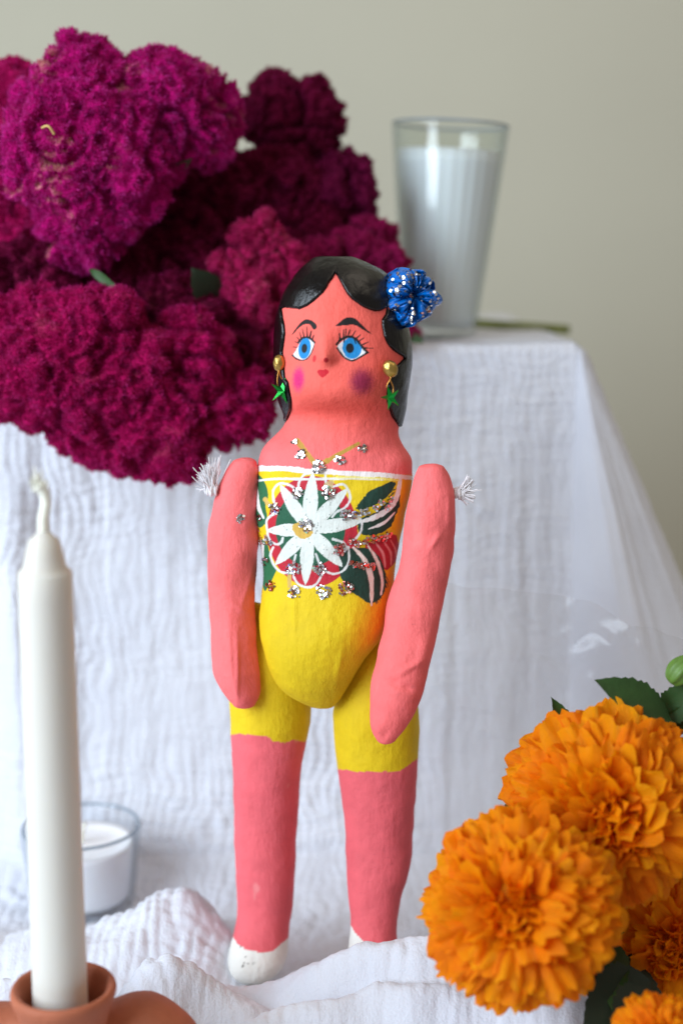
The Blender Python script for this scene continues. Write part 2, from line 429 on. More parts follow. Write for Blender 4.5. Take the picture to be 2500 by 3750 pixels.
    w2 = np.stack([X, Y, 0 * X], 1)
    h = fold_height(X + .007 * fbm(w2 * 22, 35, 2), Y + .006 * fbm(w2 * 26, 36, 2))
    wd = w2 + .010 * np.stack([fbm(w2 * 30, 37, 2), fbm(w2 * 30 + 5, 38, 2), 0 * X], 1)
    crease = np.abs(vnoise(np.stack([(wd[:, 0] * .8 - wd[:, 1] * .6) * 46, (wd[:, 0] * .6 + wd[:, 1] * .8) * 15, 0 * X], 1), 39))
    crease2 = np.abs(vnoise(np.stack([(wd[:, 0] * .9 + wd[:, 1] * .45) * 95, (wd[:, 0] * -.45 + wd[:, 1] * .9) * 38, 0 * X], 1), 40))
    crump = 0.0055 * fbm(w2 * np.array([20, 34, 1]) + 3, 31, 3) + 0.0016 * fbm(w2 * np.array([70, 90, 1]), 32, 2) + .0030 * crease + .0016 * crease2
    z = z + wt * (h + crump * (0.22 + 10 * np.minimum(h, 0.05))) + cr * (1 - wface) * 1.0 + wt * (.0011 * fbm(w2 * 130, 44, 3) + .0012 * np.abs(vnoise(wd * np.array([120, 70, 1]), 45))) - 0.004 * wt
    z = z + wtop * (0.0012 * fbm(w2 * 40, 33, 2))
    co = np.stack([X, Y, z], 1)
    org = np.array([0, BOX_Y, 0])
    me = mesh_np('gauze_cloth', co - org, grid_faces(nu, nv))
    uvl = me.uv_layers.new(name='UVMap'); li = np.empty(len(me.loops), np.int32); me.loops.foreach_get('vertex_index', li)
    uvl.data.foreach_set('uv', np.stack([flat(UU), flat(VV)], 1)[li].astype(np.float32).ravel())
    o = link('gauze_cloth', me, M['cloth']); o.location = org
    tag(o, 'white crinkled gauze cloth draped over the box and bunched under the doll', 'cloth')
build_cloth()

# ------------------------------------------------------------------ paint canvas (the doll's painted pattern, in sheet coordinates)
class Canvas:
    def __init__(s, x0, y0, x1, y1, col):
        s.x0, s.y0, s.w, s.h = x0, y0, x1 - x0, y1 - y0
        s.a = np.empty((s.h, s.w, 3), np.float32); s.a[:] = s2l(col)
    def grid(s, bx0, by0, bx1, by1):
        ix0, iy0 = max(0, int(bx0) - s.x0 - 3), max(0, int(by0) - s.y0 - 3); ix1, iy1 = min(s.w, int(bx1) - s.x0 + 4), min(s.h, int(by1) - s.y0 + 4)
        if ix1 <= ix0 or iy1 <= iy0: return None
        X, Y = np.meshgrid(np.arange(ix0, ix1) + s.x0 + 0.5, np.arange(iy0, iy1) + s.y0 + 0.5)
        return (slice(iy0, iy1), slice(ix0, ix1)), X, Y
    def blend(s, sl, m, col, op):
        c = s2l(col).astype(np.float32); m = (m * op)[..., None].astype(np.float32)
        s.a[sl] = s.a[sl] * (1 - m) + c * m
    def polymask(s, X, Y, p):
        ins = np.zeros(X.shape, bool)
        x, y = p[:, 0], p[:, 1]; j = len(p) - 1
        for i in range(len(p)):
            if y[i] != y[j]:
                c = ((y[i] > Y) != (y[j] > Y)) & (X < (x[j] - x[i]) * (Y - y[i]) / (y[j] - y[i]) + x[i]); ins ^= c
            j = i
        return ins.astype(float)
    def poly(s, pts, col, op=1.0, smooth=True, rough=1.2, mask_to=None):
        p = catmull(pts, True, 6) if smooth else np.asarray(pts, float)
        if rough: p = p + RNG.normal(0, rough * 0.5, p.shape)
        gsl = s.grid(p[:, 0].min(), p[:, 1].min(), p[:, 0].max(), p[:, 1].max())
        if gsl is None: return
        sl, X, Y = gsl; m = s.polymask(X, Y, p)
        if mask_to is not None: mask_to[sl] = np.maximum(mask_to[sl], m)
        if col is not None: s.blend(sl, m, col, op)
    def stroke(s, pts, w, col, op=1.0, w2=None, smooth=True, taper=False):
        p = catmull(pts, False, 6) if smooth and len(pts) > 2 else np.asarray(pts, float)
        if len(p) == 2: p = np.stack([np.linspace(p[0], p[1], 8)[:, k] for k in (0, 1)], 1)
        n = len(p); ww = np.linspace(w, w if w2 is None else w2, n) * 0.5
        if taper: ww = ww * (0.35 + 0.65 * np.sin(np.linspace(0.12, np.pi - 0.12, n)))
        ww = ww * (1 + 0.12 * RNG.normal(0, 1, n))
        mx = ww.max() + 2; gsl = s.grid(p[:, 0].min() - mx, p[:, 1].min() - mx, p[:, 0].max() + mx, p[:, 1].max() + mx)
        if gsl is None: return
        sl, X, Y = gsl; best = np.full(X.shape, 9.0)
        for i in range(n - 1):
            d = p[i + 1] - p[i]; L2 = d @ d + 1e-9
            t = np.clip(((X - p[i, 0]) * d[0] + (Y - p[i, 1]) * d[1]) / L2, 0, 1)
            dd = np.hypot(X - p[i, 0] - t * d[0], Y - p[i, 1] - t * d[1]) - (ww[i] + t * (ww[i + 1] - ww[i]))
            best = np.minimum(best, dd)
        s.blend(sl, np.clip(0.5 - best, 0, 1), col, op)
    def ellipse(s, cx, cy, rx, ry, col, op=1.0, rot=0, soft=0.0, speck=0.0):
        R = max(rx, ry) * (1 + soft) + 4; gsl = s.grid(cx - R, cy - R, cx + R, cy + R)
        if gsl is None: return
        sl, X, Y = gsl; c, sn = math.cos(rot), math.sin(rot); dx, dy = X - cx, Y - cy
        d = np.hypot((dx * c + dy * sn) / rx, (-dx * sn + dy * c) / ry)
        if soft: m = 1 - sstep(1 - soft, 1 + soft, d + speck * (RNG.random(d.shape) - 0.5))
        else: m = np.clip((1 - d) * min(rx, ry) + 0.5, 0, 1)
        s.blend(sl, m, col, op)
    def sample(s, x, y, arr=None):
        a = s.a if arr is None else arr
        fx = np.clip(x - s.x0 - 0.5, 0, s.w - 1.001); fy = np.clip(y - s.y0 - 0.5, 0, s.h - 1.001)
        ix, iy = fx.astype(int), fy.astype(int); tx, ty = fx - ix, fy - iy
        if a.ndim == 3: tx, ty = tx[:, None], ty[:, None]
        return a[iy, ix] * (1 - tx) * (1 - ty) + a[iy, ix + 1] * tx * (1 - ty) + a[iy + 1, ix] * (1 - tx) * ty + a[iy + 1, ix + 1] * tx * ty

PINK, YEL, WHITE, BLACK = (246, 112, 112), (226, 193, 14), (232, 231, 226), (26, 24, 24)
RED, GREEN, DGREEN = (190, 36, 52), (38, 92, 66), (28, 60, 48)
Z1 = lambda pts: [(950 + .4464 * x, 900 + .4464 * y) for x, y in pts]
Z2 = lambda pts: [(700 + .7015 * x, 1550 + .7015 * y) for x, y in pts]
def z1(x, y): return 950 + .4464 * x, 900 + .4464 * y
def z2(x, y): return 700 + .7015 * x, 1550 + .7015 * y

cv = Canvas(860, 900, 1600, 2680, PINK)
hairmask = np.zeros((cv.h, cv.w), np.float32)
def paint_body():
    c = cv
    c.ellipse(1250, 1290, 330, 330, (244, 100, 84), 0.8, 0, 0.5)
    # airbrushed warm skin tone, shade painted under the chin and on its left cheek
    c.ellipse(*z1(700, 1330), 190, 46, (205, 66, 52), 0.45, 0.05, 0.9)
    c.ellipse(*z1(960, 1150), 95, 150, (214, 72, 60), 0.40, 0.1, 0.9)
    c.ellipse(*z1(640, 930), 46, 34, (205, 80, 70), 0.35, 0.4, 0.8)  # shadow of the nose, painted into the skin on its right
    # bodice: yellow below a white neckline
    c.poly([(880, 1722), (1010, 1720), (1130, 1728), (1260, 1738), (1400, 1742), (1560, 1752), (1580, 2670), (870, 2670)], YEL, 1, False, 0)
    # airbrushed orange along the right flank
    gsl = c.grid(1200, 2000, 1590, 2480); sl, X, Y = gsl
    m = sstep(150, 0, np.abs(0.80 * (X - 1430) + 0.60 * (Y - 2190))) * sstep(1225, 1420, X) * sstep(2010, 2120, Y) * (1 - sstep(2330, 2450, Y))
    c.blend(sl, m, (240, 120, 8), 0.85)
    gsl = c.grid(1400, 1740, 1590, 2200); sl, X, Y = gsl
    c.blend(sl, sstep(1420, 1500, X), (226, 134, 14), 0.7)
    # red and green discs
    c.ellipse(*z2(632, 565), 236 * .7015, 290 * .7015, RED, 1, -0.05)
    c.ellipse(*z2(622, 545), 182 * .7015, 202 * .7015, GREEN, 1)
    # leaves
    c.poly(Z2([(335, 272), (365, 280), (392, 325), (402, 385), (388, 430), (396, 500), (370, 540), (345, 530), (325, 400)]), (40, 104, 66))
    c.poly(Z2([(365, 610), (400, 640), (415, 700), (445, 762), (405, 845), (380, 872), (360, 750)]), (40, 104, 66))
    c.poly(Z2([(1062, 303), (1000, 320), (930, 355), (890, 400), (862, 442), (885, 455), (930, 440), (1000, 402), (1048, 350)]), DGREEN, rough=3)
    c.poly(Z2([(880, 500), (950, 470), (1020, 420), (1085, 372), (1080, 450), (1040, 535), (980, 575), (905, 585), (872, 560)]), DGREEN, rough=3)
    c.poly(Z2([(905, 640), (985, 605), (1068, 585), (1080, 690), (1025, 765), (990, 742), (960, 700)]), (176, 30, 46), rough=2)
    c.poly(Z2([(770, 705), (820, 660), (880, 648), (935, 660), (982, 700), (1010, 770), (1012, 860), (985, 915), (935, 940), (880, 910), (820, 868), (778, 800)]), DGREEN, rough=2)
    for k in range(26):
        x, y = 955 + k * 2.6 + RNG.normal(0, 3), 935 - k * 4.5 + RNG.normal(0, 4)
        c.stroke(Z2([(x - 10, y - 34), (x + 3, y - 10), (x + 14, y + 12)]), 5, DGREEN, w2=1.5)
    for k in range(14):
        x, y = 1040 + RNG.normal(0, 10), 330 + k * 9
        c.stroke(Z2([(x, y), (x + 14, y - 6)]), 5, DGREEN, w2=2)
    # white leaf strokes
    c.stroke(Z2([(340, 300), (342, 380), (352, 440), (378, 495)]), 15, WHITE, taper=True)
    c.stroke(Z2([(392, 590), (372, 640), (375, 700)]), 12, WHITE, taper=True)
    c.stroke(Z2([(890, 512), (955, 492), (1025, 450), (1072, 385), (1092, 285)]), 22, WHITE, taper=True)
    c.stroke(Z2([(925, 552), (1005, 520), (1062, 465)]), 10, WHITE, taper=True)
    c.stroke(Z2([(845, 648), (905, 715), (938, 810), (941, 950)]), 19, (240, 218, 206), taper=True)
    c.stroke(Z2([(922, 640), (968, 715), (996, 815), (990, 895)]), 13, (240, 218, 206), taper=True)
    c.stroke(Z2([(962, 625), (1000, 680), (1012, 752)]), 9, (226, 150, 150), taper=True)
    c.stroke(Z2([(1005, 620), (1040, 675), (1042, 740)]), 8, (226, 140, 140), taper=True)
    c.stroke(Z2([(1040, 610), (1066, 660), (1070, 700)]), 7, (226, 130, 130), taper=True)
    # festoons of thin white lines
    for s in ([(432, 412), (428, 352), (460, 315), (505, 320), (540, 342), (552, 372)], [(560, 375), (562, 312), (590, 268), (620, 262)],
              [(700, 268), (706, 318), (740, 330), (790, 318), (820, 350), (828, 402), (800, 442), (760, 462), (735, 490)], [(400, 572), (393, 512), (418, 482), (445, 470)],
              [(398, 575), (410, 612), (445, 632), (470, 622), (478, 600)], [(428, 648), (414, 690), (438, 750), (480, 780), (520, 772)],
              [(534, 800), (560, 840), (610, 856), (652, 840), (682, 790)], [(700, 772), (742, 786), (792, 770), (822, 720), (820, 648)], [(862, 488), (888, 510), (886, 562), (858, 602)],
              [(545, 688), (528, 755)], [(650, 682), (672, 742)], [(740, 605), (790, 622), (815, 655)], [(345, 300), (450, 290), (600, 292), (720, 290), (870, 288), (1000, 292)]):
        c.stroke(Z2(s), 8.5, (226, 226, 222), 0.92)
    # eight-petalled white star
    cx, cy = 612, 555
    for tx, ty, w in ((634, 258, 78), (815, 342, 70), (892, 510, 72), (788, 748, 76), (596, 842, 72), (440, 738, 70), (394, 560, 66), (464, 322, 70)):
        d = np.array([tx - cx, ty - cy], float); l = np.hypot(*d); d /= l; nn = np.array([-d[1], d[0]])
        pr = [(0, .20), (.25, .42), (.5, .5), (.75, .36), (.9, .2), (1.0, 0.02)]
        pts = [np.array([cx, cy]) + d * l * a + nn * w * b for a, b in pr] + [np.array([cx, cy]) + d * l * a - nn * w * b for a, b in pr[::-1]]
        c.poly(Z2(pts), (224, 228, 220), 1, True, 0.8)
    for k in range(90):
        a = RNG.random() * 6.28; r = 25 + 200 * RNG.random() ** 1.2
        c.ellipse(*z2(cx + r * math.cos(a), cy + r * math.sin(a)), 1.3 + RNG.random() * 1.6, 1.3 + RNG.random() * 1.6, (66, 78, 70), 0.7)
    c.poly(Z2([(528, 540), (568, 515), (602, 545), (638, 572), (592, 604), (548, 584)]), (214, 172, 78), 1, True, 3)
    c.poly(Z2([(690, 320), (720, 300), (745, 305), (735, 345), (700, 350)]), (206, 178, 120), .8, True, 3)
    c.stroke(Z2([(385, 395), (400, 420), (425, 440)]), 14, (206, 170, 90)); c.stroke(Z2([(512, 790), (514, 850)]), 14, (206, 170, 90))
    # neckline
    c.poly(Z2([(300, 225), (450, 222), (550, 228), (620, 238), (720, 240), (800, 249), (950, 253), (1080, 266), (1180, 280), (1180, 300), (1080, 288), (950, 282), (800, 275), (700, 266), (600, 262), (480, 250), (300, 248)]), (238, 230, 226), 0.95, True, 2)
    c.stroke(Z2([(760, 282), (900, 284), (1085, 298)]), 7, (240, 226, 120), .8)
    # gold necklace
    c.stroke(Z2([(553, 92), (592, 140), (642, 208)]), 19, (190, 146, 62)); c.stroke(Z2([(692, 206), (765, 165), (872, 106)]), 18, (190, 146, 62), w2=12)
    # ---- face
    for pts in ([(262, 735), (290, 690), (320, 650), (350, 620), (382, 604), (422, 610), (452, 630), (470, 656), (462, 682), (440, 684), (426, 662), (412, 646), (380, 642), (345, 657), (310, 687), (285, 715)],
                [(622, 658), (660, 625), (697, 596), (742, 586), (788, 600), (822, 630), (862, 670), (895, 702), (922, 726), (880, 707), (840, 683), (800, 658), (760, 648), (710, 652), (660, 657)]):
        c.poly(Z1(pts), BLACK, 1, True, .6)
    EW, BL = (236, 234, 236), (22, 132, 196)
    c.poly(Z1([(280, 893), (305, 850), (330, 800), (360, 765), (400, 765), (450, 800), (432, 850), (405, 905), (360, 935), (310, 920)]), EW)
    c.ellipse(*z1(370, 842), 50 * .4464, 88 * .4464, BL, 1, 0.16); c.ellipse(*z1(368, 842), 23 * .4464, 38 * .4464, (22, 24, 30), 1, 0.1)
    c.stroke(Z1([(270, 898), (300, 925), (342, 940), (385, 930), (415, 895), (440, 842), (452, 800)]), 5.5, BLACK, taper=False, w2=3)
    c.stroke(Z1([(322, 790), (345, 762), (375, 750), (410, 757), (450, 792)]), 7.5, BLACK)
    for a, b, w in (((275, 830), (305, 833), 3), ((290, 785), (320, 802), 3), ((308, 750), (330, 777), 3.5), ((328, 710), (346, 768), 3.5), ((352, 683), (368, 757), 4), ((388, 665), (393, 752), 4), ((426, 698), (411, 757), 6), ((446, 733), (431, 772), 5)):
        c.stroke(Z1([a, b]), w * .7, BLACK, w2=w * 1.35)
    c.poly(Z1([(638, 830), (685, 780), (740, 755), (790, 770), (830, 815), (885, 872), (840, 900), (780, 930), (720, 925), (680, 890)]), EW)
    c.ellipse(*z1(757, 840), 80 * .4464, 88 * .4464, BL, 1, -0.12); c.ellipse(*z1(741, 840), 33 * .4464, 41 * .4464, (22, 24, 30))
    c.poly(Z1([(640, 850), (640, 825), (685, 780), (678, 845), (700, 895), (672, 875)]), EW)
    c.stroke(Z1([(634, 808), (660, 776), (700, 755), (742, 745), (785, 762), (822, 802), (852, 842), (888, 876)]), 9, BLACK)
    c.stroke(Z1([(638, 840), (660, 872), (690, 910), (730, 935), (770, 941), (822, 915), (860, 892), (890, 875)]), 6.5, BLACK)
    for a, b, w in (((655, 718), (661, 778), 6), ((690, 688), (688, 762), 5), ((709, 683), (706, 757), 4.5), ((742, 690), (722, 748), 4.5), ((787, 698), (755, 750), 4.5), ((827, 730), (785, 768), 5), ((857, 755), (806, 788), 4), ((892, 790), (830, 817), 4), ((932, 842), (858, 838), 4),
                    ((700, 755), (690, 790), 4), ((770, 757), (790, 800), 3.5)):
        c.stroke(Z1([a, b]), w * .7, BLACK, w2=w * 1.35)
    c.ellipse(*z1(450, 926), 14 * .4464, 29 * .4464, (205, 44, 52), 0.9, 0.15); c.ellipse(*z1(546, 938), 20 * .4464, 20 * .4464, (168, 22, 34))
    c.poly(Z1([(472, 1030), (498, 1014), (520, 1020), (546, 1012), (570, 1034), (542, 1066), (518, 1082), (490, 1062)]), (206, 26, 44), 1, True, .5)
    c.ellipse(*z1(320, 1095), 44 * .4464, 92 * .4464, (208, 26, 112), 0.92, 0.05, 0.45, 0.5)
    c.ellipse(*z1(838, 1115), 92 * .4464, 100 * .4464, (136, 16, 66), 0.9, 0.05, 0.5, 0.6)
    # ---- hair: everything of the head that is not face
    face = Z1([(622, 226), (640, 256), (690, 350), (722, 402), (762, 442), (802, 472), (850, 502), (900, 527), (950, 539), (1000, 531), (1042, 503), (1030, 560), (1005, 600), (1001, 640), (1010, 700), (1025, 760), (1050, 810), (1085, 855), (1130, 885), (1170, 908), (1180, 925), (1150, 956), (1118, 985),
               (1090, 1040), (1062, 1090), (1042, 1180), (1040, 1260), (1058, 1330), (1080, 1400), (1104, 1432), (1150, 1500), (1400, 1560), (1400, 1700), (-100, 1700), (-100, 1560), (215, 1452), (242, 1410), (266, 1340), (266, 1262), (252, 1200), (240, 1120), (214, 1080), (206, 1000), (198, 920), (194, 870), (205, 790), (215, 720), (210, 650), (195, 590), (186, 520),
               (200, 508), (260, 514), (330, 521), (392, 496), (452, 452), (520, 386), (556, 338), (566, 318), (584, 290), (602, 268)])
    m = np.ones((c.h, c.w), np.float32); inside = np.zeros((c.h, c.w), np.float32)
    c.poly(face, None, smooth=False, rough=0.9, mask_to=inside)
    yy = (np.arange(c.h) + c.y0)[:, None]
    hm = (1 - inside) * (yy < 1600)
    hairmask[:] = hm
    c.a[:] = c.a * (1 - hm[..., None]) + s2l((20, 18, 18)) * hm[..., None]
    for k in range(40):   # rough brush marks at the hair line
        pass
paint_body()

# ------------------------------------------------------------------ doll
def loft(rows, n, step, smooth=3.0, phi=0.0, front_dense=0.6, exps=2.0):
    """rows: (py, xl, xr, Yc, front ratio, back ratio). Horizontal rings; returns co, quads, ring count"""
    R = np.array(rows, float); y0, y1 = R[0, 0], R[-1, 0]
    m = int((y1 - y0) / step) + 1
    py = np.linspace(y0, y1, m)
    e = np.array([0, .05, .15, .35, .65, 1.1, 1.6]) * step
    py = np.unique(np.concatenate([py, y0 + e, y1 - e])); m = len(py)
    xl, xr, Yc, kf, kb = (np.interp(py, R[:, 0], R[:, k]) for k in range(1, 6))
    ex = np.interp(py, R[:, 0], R[:, 6]) if R.shape[1] > 6 else np.full(m, exps)
    a = (xr - xl) / 2; c = (xl + xr) / 2
    a = np.sqrt(np.maximum(gsmooth(a * a, smooth), 0)); a[0] = a[-1] = 0.4
    c = gsmooth(c, smooth); Yc = gsmooth(Yc, smooth * 2); kf = gsmooth(kf, smooth * 3); kb = gsmooth(kb, smooth * 3)
    C = Pn(c, py, Yc); E = Pn(c + a, py, Yc); am = E[:, 0] - C[:, 0]
    t = np.linspace(-1, 1, n, endpoint=False)
    th = np.pi * (t - front_dense * np.sin(np.pi * t) / np.pi * -1 * -1) if False else np.pi * (t - 0.0) 
    th = np.pi * (t - front_dense * np.sin(np.pi * t) / np.pi)         # denser near 0 = front
    fr = np.sin(th); fc = np.cos(th)
    co = np.empty((m, n, 3))
    for i in range(m):
        p = 2.0 / ex[i]
        X = np.sign(fr) * np.abs(fr) ** p; F = np.sign(fc) * np.abs(fc) ** p
        F = np.where(F > 0, F * kf[i], F * kb[i])
        cp, sp_ = math.cos(phi), math.sin(phi)
        x = X * cp - F * sp_; f = X * sp_ + F * cp
        lo, hi = x.min(), x.max(); x = (x - lo) / (hi - lo) * 2 - 1
        co[i, :, 0] = C[i, 0] + am[i] * x; co[i, :, 1] = C[i, 1] - am[i] * f; co[i, :, 2] = C[i, 2]
    return co.reshape(-1, 3), grid_faces(n, m, True)[:, ::-1], py
doll_org = P(1200, 3585, 0.625); doll_org.z = 0.0
doll = empty('papier_mache_doll', doll_org)
tag(doll, 'painted papier mache doll with black hair, yellow bodysuit and jointed limbs', 'doll')
DO = np.array(doll_org)

Yb = 0.620
body_rows = [  # py, xl, xr, Y, front, back
    (947, 1203, 1205, Yb, .9, .9), (950, 1170, 1262, Yb, .9, .9), (958, 1150, 1305, Yb, .9, .9), (970, 1130, 1340, Yb, .92, .9), (989, 1108, 1374, Yb, .94, .9), (1015, 1084, 1412, Yb, .95, .9), (1065, 1053, 1440, Yb, .96, .9), (1128, 1034, 1462, Yb, .95, .9),
    (1170, 1026, 1478, Yb, .92, .9), (1235, 1016, 1495, Yb, .90, .9), (1285, 1012, 1499, Yb, .92, .88), (1330, 1013, 1499, Yb, .94, .86), (1413, 1020, 1487, Yb, .94, .84), (1480, 1032, 1478, Yb, .86, .80), (1510, 1040, 1474, Yb, .78, .76), (1543, 1046, 1466, Yb, .70, .74), (1570, 1034, 1455, Yb, .68, .70), (1592, 1014, 1456, Yb, .67, .66),
    (1625, 975, 1473, Yb, .62, .6), (1662, 950, 1496, Yb, .60, .58), (1700, 942, 1506, Yb, .60, .56), (1740, 938, 1508, Yb, .62, .56), (1800, 934, 1500, Yb, .65, .58), (1860, 933, 1486, Yb, .67, .58), (1943, 941, 1468, Yb, .68, .58), (2027, 958, 1452, Yb, .68, .58),
    (2100, 966, 1442, Yb, .70, .60), (2180, 960, 1440, Yb - .002, .74, .64), (2255, 951, 1432, Yb - .004, .78, .68), (2322, 951, 1400, Yb - .006, .80, .7), (2390, 968, 1345, Yb - .008, .82, .72), (2440, 982, 1312, Yb - .008, .82, .74), (2490, 1004, 1284, Yb - .008, .8, .76), (2530, 1036, 1262, Yb - .008, .76, .8), (2556, 1072, 1246, Yb - .008, .72, .8), (2574, 1104, 1232, Yb - .008, .7, .8), (2586, 1140, 1216, Yb - .008, .7, .8), (2592, 1178, 1190, Yb - .008, .7, .8)]
def lump(co, nrm, px, py, rx, ry, h, rot=0.0):
    """push the front surface out around a point of the sheet"""
    x, y = sheet(co); dx, dy = x - px, y - py; c, s = math.cos(rot), math.sin(rot)
    d2 = ((dx * c + dy * s) / rx) ** 2 + ((-dx * s + dy * c) / ry) ** 2
    w = np.exp(-d2) * (nrm[:, 1] < 0.15)
    return nrm * (h * w)[:, None]
def build_body():
    n = 430
    co, f, py = loft(body_rows, n, 2.7, 5.0, rad(14), 0.55, 2.15)
    nr = vnormals(co, f)
    # soft unevenness of the moulded paper
    d = 0.0007 * fbm(co * 45, 41, 3) + 0.00022 * fbm(co * 190, 42, 2)
    co = co + nr * d[:, None]
    for a in ((1190, 1285, 34, 62, .0034, .1), (1196, 1312, 26, 22, .0022), (1180, 1150, 170, 90, .0012), (1120, 1270, 52, 55, -.0013), (1290, 1275, 60, 55, -.0013), (1190, 1370, 60, 40, .0010),
              (1195, 1440, 120, 48, .0022), (1205, 1525, 170, 34, -.0018), (1125, 1385, 60, 60, .0007), (1320, 1390, 80, 70, .0012), (1240, 1325, 26, 16, -.0007, -.5), (1470, 1690, 40, 30, .0012), (1400, 1640, 60, 20, -.0006),
              (1080, 2220, 10, 90, .0007), (1180, 2320, 140, 120, .0012), (1240, 2440, 12, 70, .0005, .2)):
        co = co + lump(co, nr, *a)
    x, y = sheet(co)
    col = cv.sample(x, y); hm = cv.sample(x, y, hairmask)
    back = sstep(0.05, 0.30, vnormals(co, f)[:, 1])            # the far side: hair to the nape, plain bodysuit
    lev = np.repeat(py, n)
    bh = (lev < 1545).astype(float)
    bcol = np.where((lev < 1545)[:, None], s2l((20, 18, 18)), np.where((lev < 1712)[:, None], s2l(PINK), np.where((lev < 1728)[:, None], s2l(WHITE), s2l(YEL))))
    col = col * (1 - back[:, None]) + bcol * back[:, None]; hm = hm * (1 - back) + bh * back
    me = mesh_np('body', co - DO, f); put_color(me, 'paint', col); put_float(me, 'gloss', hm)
    o = link('body', me, M['paint'], doll); o['label'] = 'head and torso with painted face, flower bodice and yellow bottom'
    # hair: the raised, glossy black part
    H = hm.reshape(-1, n); B = H.copy()
    for _ in range(5): B = (B + np.roll(B, 1, 1) + np.roll(B, -1, 1) + np.concatenate([B[:1], B[:-1]]) + np.concatenate([B[1:], B[-1:]])) / 5
    B = B.ravel(); nr = vnormals(co, f)
    off = 0.00012 + 0.0011 * sstep(0.45, 1.0, B)
    hc = co + nr * off[:, None]
    keep = f[(hm[f] > 0.5).all(1)]; ids, inv = np.unique(keep, return_inverse=True)
    hme = mesh_np('hair', hc[ids] - DO, inv.reshape(-1, 4))
    link('hair', hme, M['hair'], o)
    idx = np.arange(0, len(co))
    bv = BVHTree.FromPolygons([tuple(c) for c in co], [tuple(int(i) for i in q) for q in f])
    return o, bv
body, body_bvh = build_body()
def on_surface(bv, px, py):
    o = Vector((0, 0, CAM_Z)); d = (P(px, py, 1.0) - o).normalized()
    h = bv.ray_cast(o, d)
    return (h[0], h[1]) if h[0] is not None else (None, None)

def limb(name, rows, n, step, phi, colfun, seed, exps=2.0, amp=0.0012, lumps=()):
    co, f, py = loft(rows, n, step, 4.0, phi, 0.3, exps)
    nr = vnormals(co, f)
    d = amp * fbm(co * 38 + seed, 50 + seed, 3) + 0.0003 * fbm(co * 150, 60 + seed, 2)
    co = co + nr * d[:, None]
    for a in lumps: co = co + lump(co, nr, *a)
    x, y = sheet(co)
    me = mesh_np(name, co - DO, f); put_color(me, 'paint', colfun(co, x, y, np.repeat(py, n))); put_float(me, 'gloss', np.zeros(len(co)))
    o = link(name, me, M['paint'], doll)
    return o, co, f, x, y
def armcol(co, x, y, lev):
    c = np.broadcast_to(s2l(PINK), co.shape).copy()
    s = sstep(0.25, 0.7, fbm(co * 60, 71, 3))[:, None]
    c = c * (1 - 0.25 * s) + s2l((214, 84, 84)) * 0.25 * s
    s2 = sstep(0.35, 0.7, fbm(co * np.array([120, 120, 40]) + 4, 73, 3))[:, None]; c = c * (1 - 0.22 * s2) + s2l((250, 150, 146)) * 0.22 * s2
    d = np.exp(-(((x - 1490) / 45) ** 2 + ((y - 2525) / 30) ** 2)) * sstep(0.1, 0.5, fbm(co * 300, 72, 2))
    return c * (1 - 0.6 * d[:, None]) + s2l((120, 50, 45)) * 0.6 * d[:, None]
Yl, Yr = 0.622, 0.600
larm = [(1678, 902, 904, Yl, .8, .8, 2), (1682, 872, 930, Yl, .8, .8, 2), (1697, 846, 944, Yl, .8, .8, 2.2), (1725, 825, 948, Yl, .85, .8, 2.3), (1760, 806, 948, Yl, .9, .8, 2.3), (1831, 783, 948, Yl, .9, .8, 2.2), (1936, 766, 946, Yl, .9, .8, 2.1), (2041, 760, 942, Yl, .9, .8, 2), (2146, 763, 932, Yl, .95, .8, 1.9),
        (2246, 768, 933, Yl - .002, .95, .8, 1.6), (2309, 772, 939, Yl - .003, .95, .8, 1.45), (2392, 770, 947, Yl - .005, .95, .8, 1.35), (2469, 778, 954, Yl - .006, .95, .8, 1.3), (2526, 806, 956, Yl - .007, .95, .8, 1.4), (2560, 830, 950, Yl - .007, .95, .8, 1.7), (2580, 856, 935, Yl - .007, .95, .8, 1.8), (2591, 899, 901, Yl - .007, .9, .8, 2)]
rarm = [(1696, 1572, 1574, Yr, .8, .8, 2), (1699, 1545, 1605, Yr, .8, .8, 2), (1708, 1530, 1624, Yr, .8, .8, 2.2), (1735, 1511, 1648, Yr, .85, .8, 2.3), (1795, 1499, 1661, Yr, .9, .8, 2.3), (1852, 1483, 1665, Yr, .9, .8, 2.2), (1936, 1473, 1665, Yr, .9, .8, 2.1), (2006, 1468, 1657, Yr, .9, .8, 2.1), (2076, 1457, 1646, Yr, .9, .8, 2.1), (2146, 1438, 1633, Yr, .9, .8, 2.1),
        (2216, 1421, 1618, Yr - .003, .9, .8, 2), (2309, 1406, 1600, Yr - .006, .9, .8, 2), (2373, 1389, 1589, Yr - .009, .9, .8, 2), (2437, 1371, 1572, Yr - .012, .85, .8, 2), (2500, 1363, 1553, Yr - .014, .8, .8, 2), (2565, 1361, 1532, Yr - .016, .8, .8, 2), (2620, 1358, 1505, Yr - .017, .8, .8, 2), (2660, 1360, 1481, Yr - .018, .85, .8, 2), (2690, 1373, 1458, Yr - .018, .9, .8, 2), (2712, 1391, 1432, Yr - .018, .9, .8, 2), (2720, 1410, 1412, Yr - .018, .9, .8, 2)]
la, la_co, la_f, _, _ = limb('arm', larm, 130, 5, rad(5), armcol, 1, lumps=((868, 2440, 9, 120, .0009), (880, 2230, 40, 12, .0008, .5), (905, 2150, 10, 70, .0006, .3)))
